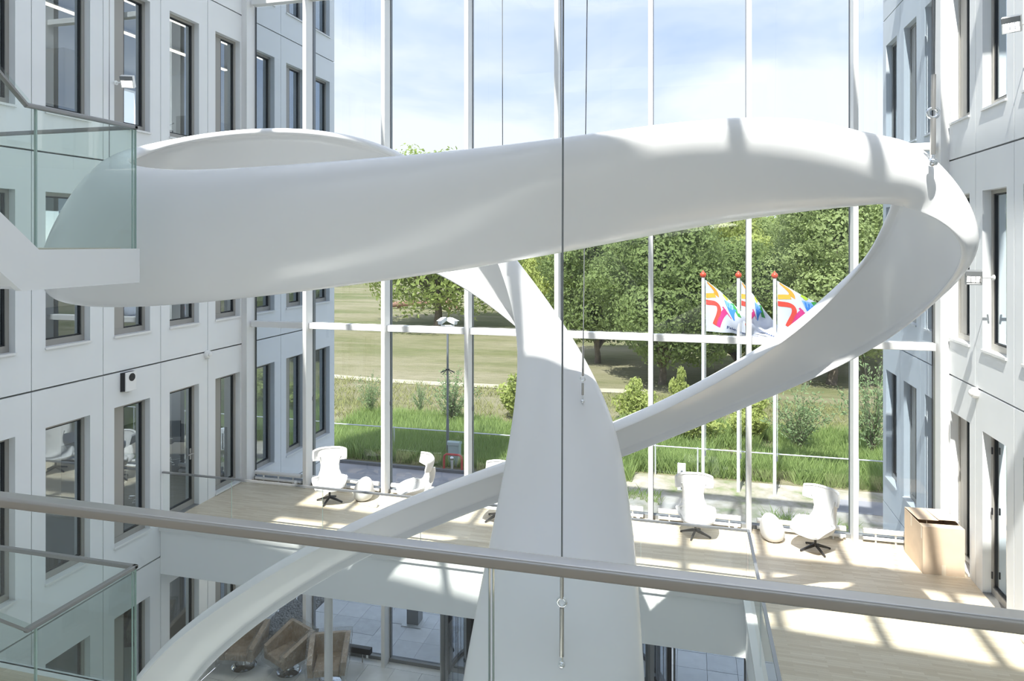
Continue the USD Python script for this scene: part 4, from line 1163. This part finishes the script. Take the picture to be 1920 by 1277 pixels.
def make_willow(name, label, loc, h, w, seed):
    r = np.random.default_rng(seed)
    t = thing(name, label, 'bush', loc, 0, 'bushes between the grass and the field')
    stems, V, Fq, n = [], [], [], 0
    for k in range(34):
        a = r.uniform(0, 2 * math.pi)
        out = w * 0.5 * r.uniform(0.15, 1.0)
        hh = h * r.uniform(0.45, 1.0) * (1.05 - 0.45 * out / (w * 0.5))
        s = np.linspace(0, 1, 8)
        c = np.stack([out * s ** 1.7 * math.cos(a), out * s ** 1.7 * math.sin(a), hh * (s - 0.06 * s ** 5)], 1) + np.concatenate([[[0, 0, 0]], r.normal(size=(7, 3)) * 0.03 * h * 0.3])
        stems.append(tube(c, np.linspace(0.016, 0.004, 8), 4))
        m = 58
        u = r.uniform(0.18, 1.0, m) ** 0.8
        p = np.stack([np.interp(u, s, c[:, i]) for i in range(3)], 1) + r.normal(size=(m, 3)) * 0.055
        d = r.normal(size=(m, 3)) * 0.55 + [math.cos(a) * 0.6, math.sin(a) * 0.6, 0.35]
        d /= np.linalg.norm(d, axis=1)[:, None]
        q = np.cross(d, r.normal(size=(m, 3))); q /= np.linalg.norm(q, axis=1)[:, None]
        L = r.uniform(0.09, 0.19, m)[:, None]
        V.append(np.stack([p, p + d * L * 0.5 + q * L * 0.17, p + d * L, p + d * L * 0.5 - q * L * 0.17], 1).reshape(-1, 3))
        o = np.arange(m)[:, None] * 4 + n
        Fq.append(np.concatenate([o + [0, 1, 2], o + [0, 2, 3]])); n += 4 * m
    part(t, 'stem', join(*stems), BARK)
    part(t, 'foliage', (np.vstack(V), np.vstack(Fq)), LEAVES['willow'], kind='stuff')
    return t


wl = make_willow('willow_bush', 'feathery pale willow bush beside the camera pole', put(-11.0, 31.0), 3.7, 3.2, 21)
wd = make_bush('weedy_bush', 'yellow-green weedy bush left of the sculpture trunk', put(-7.8, 33.0), 2.9, 3.6, 'olive', 2600, 0.13, 22)
copy(wl, 'slender willow bush at the far left beside the outside wing', put(-15.5, 31.5), 80, (0.55, 0.55, 0.80))
copy(wl, 'willow bush right of the right-hand flagpole', put(4.4, 30.2), 30, (1.15, 1.15, 1.10))
copy(wl, 'large willow bush against the outside wing at the right', put(7.3, 30.6), 140, (1.05, 1.05, 1.42))
copy(wd, 'low green bush at the foot of the first flagpole behind the fence', put(0.2, 31.0), 50, (0.9, 0.9, 0.75))
copy(wd, 'small bush below the sculpture strip between trunk and flagpoles', put(-2.6, 33.5), 200, (0.8, 0.8, 0.9))
copy(wd, 'bush between the second and third flagpole', put(2.4, 32.0), 120, (0.9, 0.9, 0.85))
copy(wl, 'thin willow shoot in the grass right of the wing corner', put(-13.2, 32.5), 200, (0.4, 0.4, 0.62))
copy(wd, 'spiky young bush under the dark tree', put(-0.3, 36.0), 20, (0.45, 0.45, 1.05))

# fallen climbing logs in the field
LOGM = plain('weathered_red_log', (0.30, 0.17, 0.12), 0.9, vary=0.2, scale=4)
t = thing('climbing_logs', 'reddish wooden log frame lying in the field left of the solitary tree', 'log frame', put(-35.5, 83.5))
part(t, 'log', rod((-2.4, 0, 0.45), (0.6, 0.6, 0.75), 0.38, 10), LOGM, smooth=40)
part(t, 'log', rod((0.9, 0.2, 0.75), (6.6, 0.5, 0.95), 0.30, 10), LOGM, smooth=40)
part(t, 'log', rod((1.7, 0, 0.1), (3.3, 0.4, 2.9), 0.20, 8), LOGM, smooth=40)
part(t, 'log', rod((6.9, 0, 0.1), (3.2, 0.6, 2.8), 0.16, 8), LOGM, smooth=40)
part(t, 'support', rod((-1.6, 0.3, -0.2), (-1.5, 0.3, 0.5), 0.25, 8), LOGM, smooth=40)
part(t, 'support', rod((5.6, 0.5, -0.2), (5.6, 0.5, 0.7), 0.25, 8), LOGM, smooth=40)

# pipe fence
GALV = plain('galvanised_pipe', (0.66, 0.67, 0.67), 0.4, metal=0.3)
t = thing('pipe_fence', 'low galvanised pipe fence running through the grass behind the road', 'fence', (0, 0, GO))
fx = [-17.2, -11.85, -8.6, -4.9, -1.2, 0.35, 3.05, 5.85, 9.2]
fy = [26.3 + 0.012 * (x + 12) for x in fx]
for x, y in zip(fx, fy):
    part(t, 'post', rod((x, y, -0.1), (x, y, 1.12), 0.03, 8), GALV, smooth=40)
for (xa, ya), (xb, yb) in zip(zip(fx[:-1], fy[:-1]), zip(fx[1:], fy[1:])):
    part(t, 'rail', rod((xa, ya, 1.08), (xb, yb, 1.08), 0.026, 8), GALV, smooth=40)

# ------------------------------------------------------------------ flagpoles and flags
RED = plain('red_finial', (0.72, 0.09, 0.04), 0.35)
POLEW = plain('white_flagpole', (0.82, 0.83, 0.82), 0.35)
FLAGW = M('white_flag_cloth', {'d': ('diffuse_bsdf', {'color': (0.80, 0.81, 0.86)}), 't': ('translucent_bsdf', {'color': (0.80, 0.81, 0.86)}), 'm': ('mix_closure', {'fac': 0.35})},
          [('d.BSDF', 'm.closure1'), ('t.BSDF', 'm.closure2')], 'm.closure')
INK = {k: plain('flag_print_' + k, c, 0.8) for k, c in dict(orange=(0.84, 0.34, 0.03), yellow=(0.86, 0.43, 0.045), red=(0.70, 0.06, 0.035), magenta=(0.62, 0.03, 0.20), blue=(0.04, 0.22, 0.66), sky=(0.22, 0.45, 0.85), green=(0.05, 0.33, 0.05), lime=(0.50, 0.68, 0.04), navy=(0.03, 0.08, 0.32)).items()}


class FlagCloth:
    """A hoist of 1.84 m whose fly end droops; maps (u, v), both from 0 to 1, onto the cloth."""

    def __init__(self, top, bottom, fold, seed):
        self.top, self.bottom, self.fold, self.seed = np.array(top, float), np.array(bottom, float), fold, seed

    def at(self, u, v):
        u, v = np.asarray(u, float), np.asarray(v, float)
        k = np.linspace(0, 1, len(self.top))
        T = np.stack([np.interp(u, k, self.top[:, i]) for i in (0, 1)], -1)
        B = np.stack([np.interp(u, k, self.bottom[:, i]) for i in (0, 1)], -1)
        P = T + (B - T) * v[..., None]
        y = self.fold * (np.sin(u * 7.0 + v * 3.0 + self.seed) * u ** 0.7 + 0.35 * np.sin(u * 17.0 - v * 6.0 + self.seed) * u ** 0.5)
        return np.stack([P[..., 0], y, P[..., 1]], -1)


def cloth_mesh(F, nu=34, nv=20, th=0.003):
    u, v = np.meshgrid(np.linspace(0, 1, nu), np.linspace(0, 1, nv), indexing='ij')
    p = F.at(u, v)
    a = np.concatenate([(p - [0, th, 0]).reshape(-1, 3), (p + [0, th, 0]).reshape(-1, 3)])
    i, k = np.meshgrid(np.arange(nu - 1), np.arange(nv - 1), indexing='ij')
    q = np.stack([i * nv + k, (i + 1) * nv + k, (i + 1) * nv + k + 1, i * nv + k + 1], -1).reshape(-1, 4)
    return a, np.vstack([q, q[:, ::-1] + nu * nv])


def stroke(F, pts, w0, w1=None, th=0.008):
    """A printed band along pts (u, v) on both sides of the cloth; widths in v units."""
    p = np.array(pts, float)
    k = np.linspace(0, 1, 24)
    from scipy.interpolate import CubicSpline
    c = CubicSpline(np.linspace(0, 1, len(p)), p)(k) if len(p) > 2 else p[0] + (p[1] - p[0]) * k[:, None]
    t = np.gradient(c, axis=0) * [1.5, 1.0]; t /= np.linalg.norm(t, axis=1)[:, None]
    nrm = np.stack([-t[:, 1] / 1.5, t[:, 0]], 1)
    w = np.linspace(w0, w1 if w1 is not None else w0, 24)[:, None] / 2
    rows = [np.clip(c + nrm * w * q, 0, 1) for q in np.linspace(-1, 1, 5)]
    U = np.stack(rows, 1)
    g = F.at(U[..., 0], U[..., 1])
    out = []
    n, m = g.shape[:2]
    i, j = np.meshgrid(np.arange(n - 1), np.arange(m - 1), indexing='ij')
    q = np.stack([i * m + j, (i + 1) * m + j, (i + 1) * m + j + 1, i * m + j + 1], -1).reshape(-1, 4)
    return join(((g - [0, th, 0]).reshape(-1, 3), q), ((g + [0, th, 0]).reshape(-1, 3), q[:, ::-1]))


def lettering(F, text, u0, v0, hgt, th=0.009):
    """Lettering along u at v0 (its baseline)."""
    m = meshkit.text_mesh(text, 1.0, 0.001, bold=True)
    v, f = np.array(m.vertices), np.array(m.faces)
    m2 = trimesh.Trimesh(v, f).subdivide_to_size(0.25)
    v, f = np.array(m2.vertices), np.array(m2.faces)
    u = np.clip(u0 + v[:, 0] * hgt / 1.2, 0, 1)
    vv = np.clip(v0 - v[:, 1] * hgt, 0, 1)
    g = F.at(u, vv)
    return join((g - [0, th, 0], f), (g + [0, th, 0], f))


def flag(label, plabel, x, y, top, bottom, fold, seed):
    ft = 4.16
    p = thing('flagpole', plabel, 'flagpole', (x, y, GO - 0.02))
    part(p, 'pole', rod((0, 0, 0), (0, 0, ft - GO), 0.058, 14), POLEW, smooth=40)
    part(p, 'finial', xf(lathe([(0.05, 0.0), (0.09, 0.03), (0.115, 0.09), (0.10, 0.15), (0.05, 0.19), (0.035, 0.21), (0.02, 0.25)], 16), t=(0, 0, ft - GO)), RED, smooth=40)
    part(p, 'halyard', rod((0.09, -0.03, 1.3), (0.09, -0.03, ft - GO - 0.1), 0.008, 5), POLEW)
    part(p, 'cleat', box(0.05, 0.10, -0.04, -0.01, 1.2, 1.38), CAPGREY)
    F = FlagCloth(top, bottom, fold, seed)
    fl = thing('flag', label, 'flag', (x + 0.075, y, ft - 0.10))
    part(fl, 'cloth', cloth_mesh(F), FLAGW, smooth=True)
    for nm, ink, pts, w0, w1 in (
            ('orange_stroke', 'yellow', [(0.0, 0.31), (0.08, 0.25), (0.165, 0.18)], 0.085, 0.085),
            ('orange_arc', 'orange', [(0.03, 0.02), (0.11, 0.05), (0.165, 0.09), (0.18, 0.17)], 0.03, 0.13),
            ('red_stroke', 'red', [(0.0, 0.43), (0.11, 0.385), (0.20, 0.375), (0.225, 0.50), (0.19, 0.68), (0.145, 0.84)], 0.095, 0.105),
            ('magenta_stroke', 'magenta', [(0.205, 0.87), (0.25, 0.67), (0.30, 0.48), (0.335, 0.40)], 0.105, 0.11),
            ('magenta_arm', 'magenta', [(0.28, 0.34), (0.34, 0.40), (0.42, 0.50)], 0.05, 0.02),
            ('blue_stroke', 'blue', [(0.39, 0.13), (0.41, 0.30), (0.465, 0.50)], 0.24, 0.03),
            ('blue_dot', 'sky', [(0.355, 0.09), (0.37, 0.15), (0.385, 0.22)], 0.20, 0.16),
            ('lime_stroke', 'lime', [(0.28, 0.02), (0.31, 0.03), (0.345, 0.05)], 0.06, 0.08),
            ('green_stroke', 'green', [(0.40, 0.03), (0.45, 0.10), (0.53, 0.24)], 0.09, 0.10)):
        part(fl, nm, stroke(F, pts, w0, w1), INK[ink])
    part(fl, 'lettering', lettering(F, 'FrieslandCampina', 0.36, 0.87, 0.085), INK['navy'])
    return fl


PXM = 24.0 / 1280
def ed(pts):
    return [(a * PXM, -b * PXM) for a, b in pts]


flag('white flag with a colourful figure emblem on the leftmost pole', 'white flagpole with red knob, leftmost of the three', 0.52, 25.3,
     ed([(0, 0), (28, 22), (62, 56), (88, 84), (118, 104)]), ed([(2, 98), (28, 99), (50, 100), (74, 107), (112, 107)]), 0.16, 0.3)
flag('tightly folded white flag with the colourful emblem on the middle pole', 'white flagpole with red knob between the two others', 1.72, 25.3,
     ed([(0, 0), (22, 26), (42, 56), (66, 84), (88, 100)]), ed([(2, 98), (12, 99), (24, 100), (48, 104), (74, 108)]), 0.34, 1.9)
flag('white flag with colourful emblem on the rightmost pole, partly behind the strip', 'white flagpole with red knob, rightmost of the three', 2.92, 25.3,
     ed([(0, 0), (36, 22), (80, 46), (112, 70), (138, 96)]), ed([(2, 98), (30, 99), (56, 102), (84, 108), (126, 112)]), 0.14, 3.4)

# ------------------------------------------------------------------ things by the road
t = thing('camera_pole', 'thin dark pole with two white surveillance cameras by the road', 'camera pole', (-9.42, 26.1, GO))
part(t, 'pole', lathe([(0.06, -0.02), (0.06, 1.6), (0.045, 1.65), (0.045, 5.40)], 12), CAPGREY, smooth=40)
part(t, 'crossbar', rod((-0.28, 0, 5.42), (0.28, 0, 5.42), 0.03, 8), WHITEP)
sp = [rod((0, 0, 3.66), (0.30 * math.cos(a), 0.30 * math.sin(a), 3.52), 0.012, 5) for a in np.arange(10) / 10 * 2 * math.pi]
part(t, 'spike_ring', join(xf(trimesh.creation.torus(0.06, 0.02, 12, 6), t=(0, 0, 3.66)), *sp), BLACKM, kind='stuff')
for x, rzz in ((-0.22, -8), (0.18, 62)):
    part(t, 'camera', xf(join(rbox(-0.09, 0.09, -0.26, 0.22, -0.09, 0.09, 0.03, 8), box(-0.10, 0.10, -0.32, 0.10, 0.09, 0.10)), rx=14, rz=rzz, t=(x, 0, 5.62)), WHITEP, smooth=40)
    part(t, 'camera_bracket', rod((x, 0, 5.42), (x, 0, 5.56), 0.02, 6), CAPGREY)
t = thing('utility_cabinet', 'grey-green utility cabinet in the grass beside the camera pole', 'cabinet', (-8.95, 25.55, GO))
CAB = plain('grey_green_cabinet', (0.40, 0.48, 0.46), 0.5)
part(t, 'body', box(-0.20, 0.24, -0.15, 0.15, -0.02, 0.82), CAB)
part(t, 'cap', prism([(-0.19, 0.82), (0.19, 0.82), (0.17, 0.90), (-0.10, 0.97), (-0.19, 0.93)], 'x', -0.23, 0.27), CAB)
part(t, 'door', box(-0.17, 0.21, -0.162, -0.15, 0.05, 0.78), CAB)
t = thing('red_hoop', 'red steel hoop guard at the roadside in front of the cabinet', 'hoop guard', (-8.72, 24.75, GO))
REDP = plain('red_paint', (0.50, 0.07, 0.06), 0.45)
part(t, 'hoop', tube([(-0.36, 0, -0.02), (-0.36, 0, 0.50), (-0.34, 0, 0.60), (-0.26, 0, 0.66), (0.26, 0, 0.66), (0.34, 0, 0.60), (0.36, 0, 0.50), (0.36, 0, -0.02)], 0.042, 10), REDP, smooth=50)
t = thing('hydrant', 'small metal standpipe behind the red hoop', 'standpipe', (-8.88, 25.1, GO))
part(t, 'pipe', rod((0, 0, 0), (0, 0, 0.38), 0.05, 10), GALV, smooth=40)
part(t, 'cap', xf(trimesh.creation.icosphere(2, 0.08), t=(0, 0, 0.40)), CHROME, smooth=True)
t = thing('bollard', 'white service post with a grey slot behind the chair facing the camera', 'bollard', (-0.22, 25.0, GO))
part(t, 'body', rbox(-0.145, 0.145, -0.12, 0.12, 0, 0.92, 0.02, 8), WHITEP, smooth=40)
part(t, 'slot', box(-0.03, 0.04, -0.125, -0.118, 0.05, 0.72), CAPGREY)
t = thing('canopy_post', 'square steel post with base plate on the paving outside the entrance', 'post', (-6.13, 14.75, GO + 0.004))
part(t, 'shaft', box(-0.14, 0.14, -0.14, 0.14, 0.012, 2.62), CAPGREY)
part(t, 'base_plate', box(-0.24, 0.24, -0.24, 0.24, 0, 0.012), GALV)
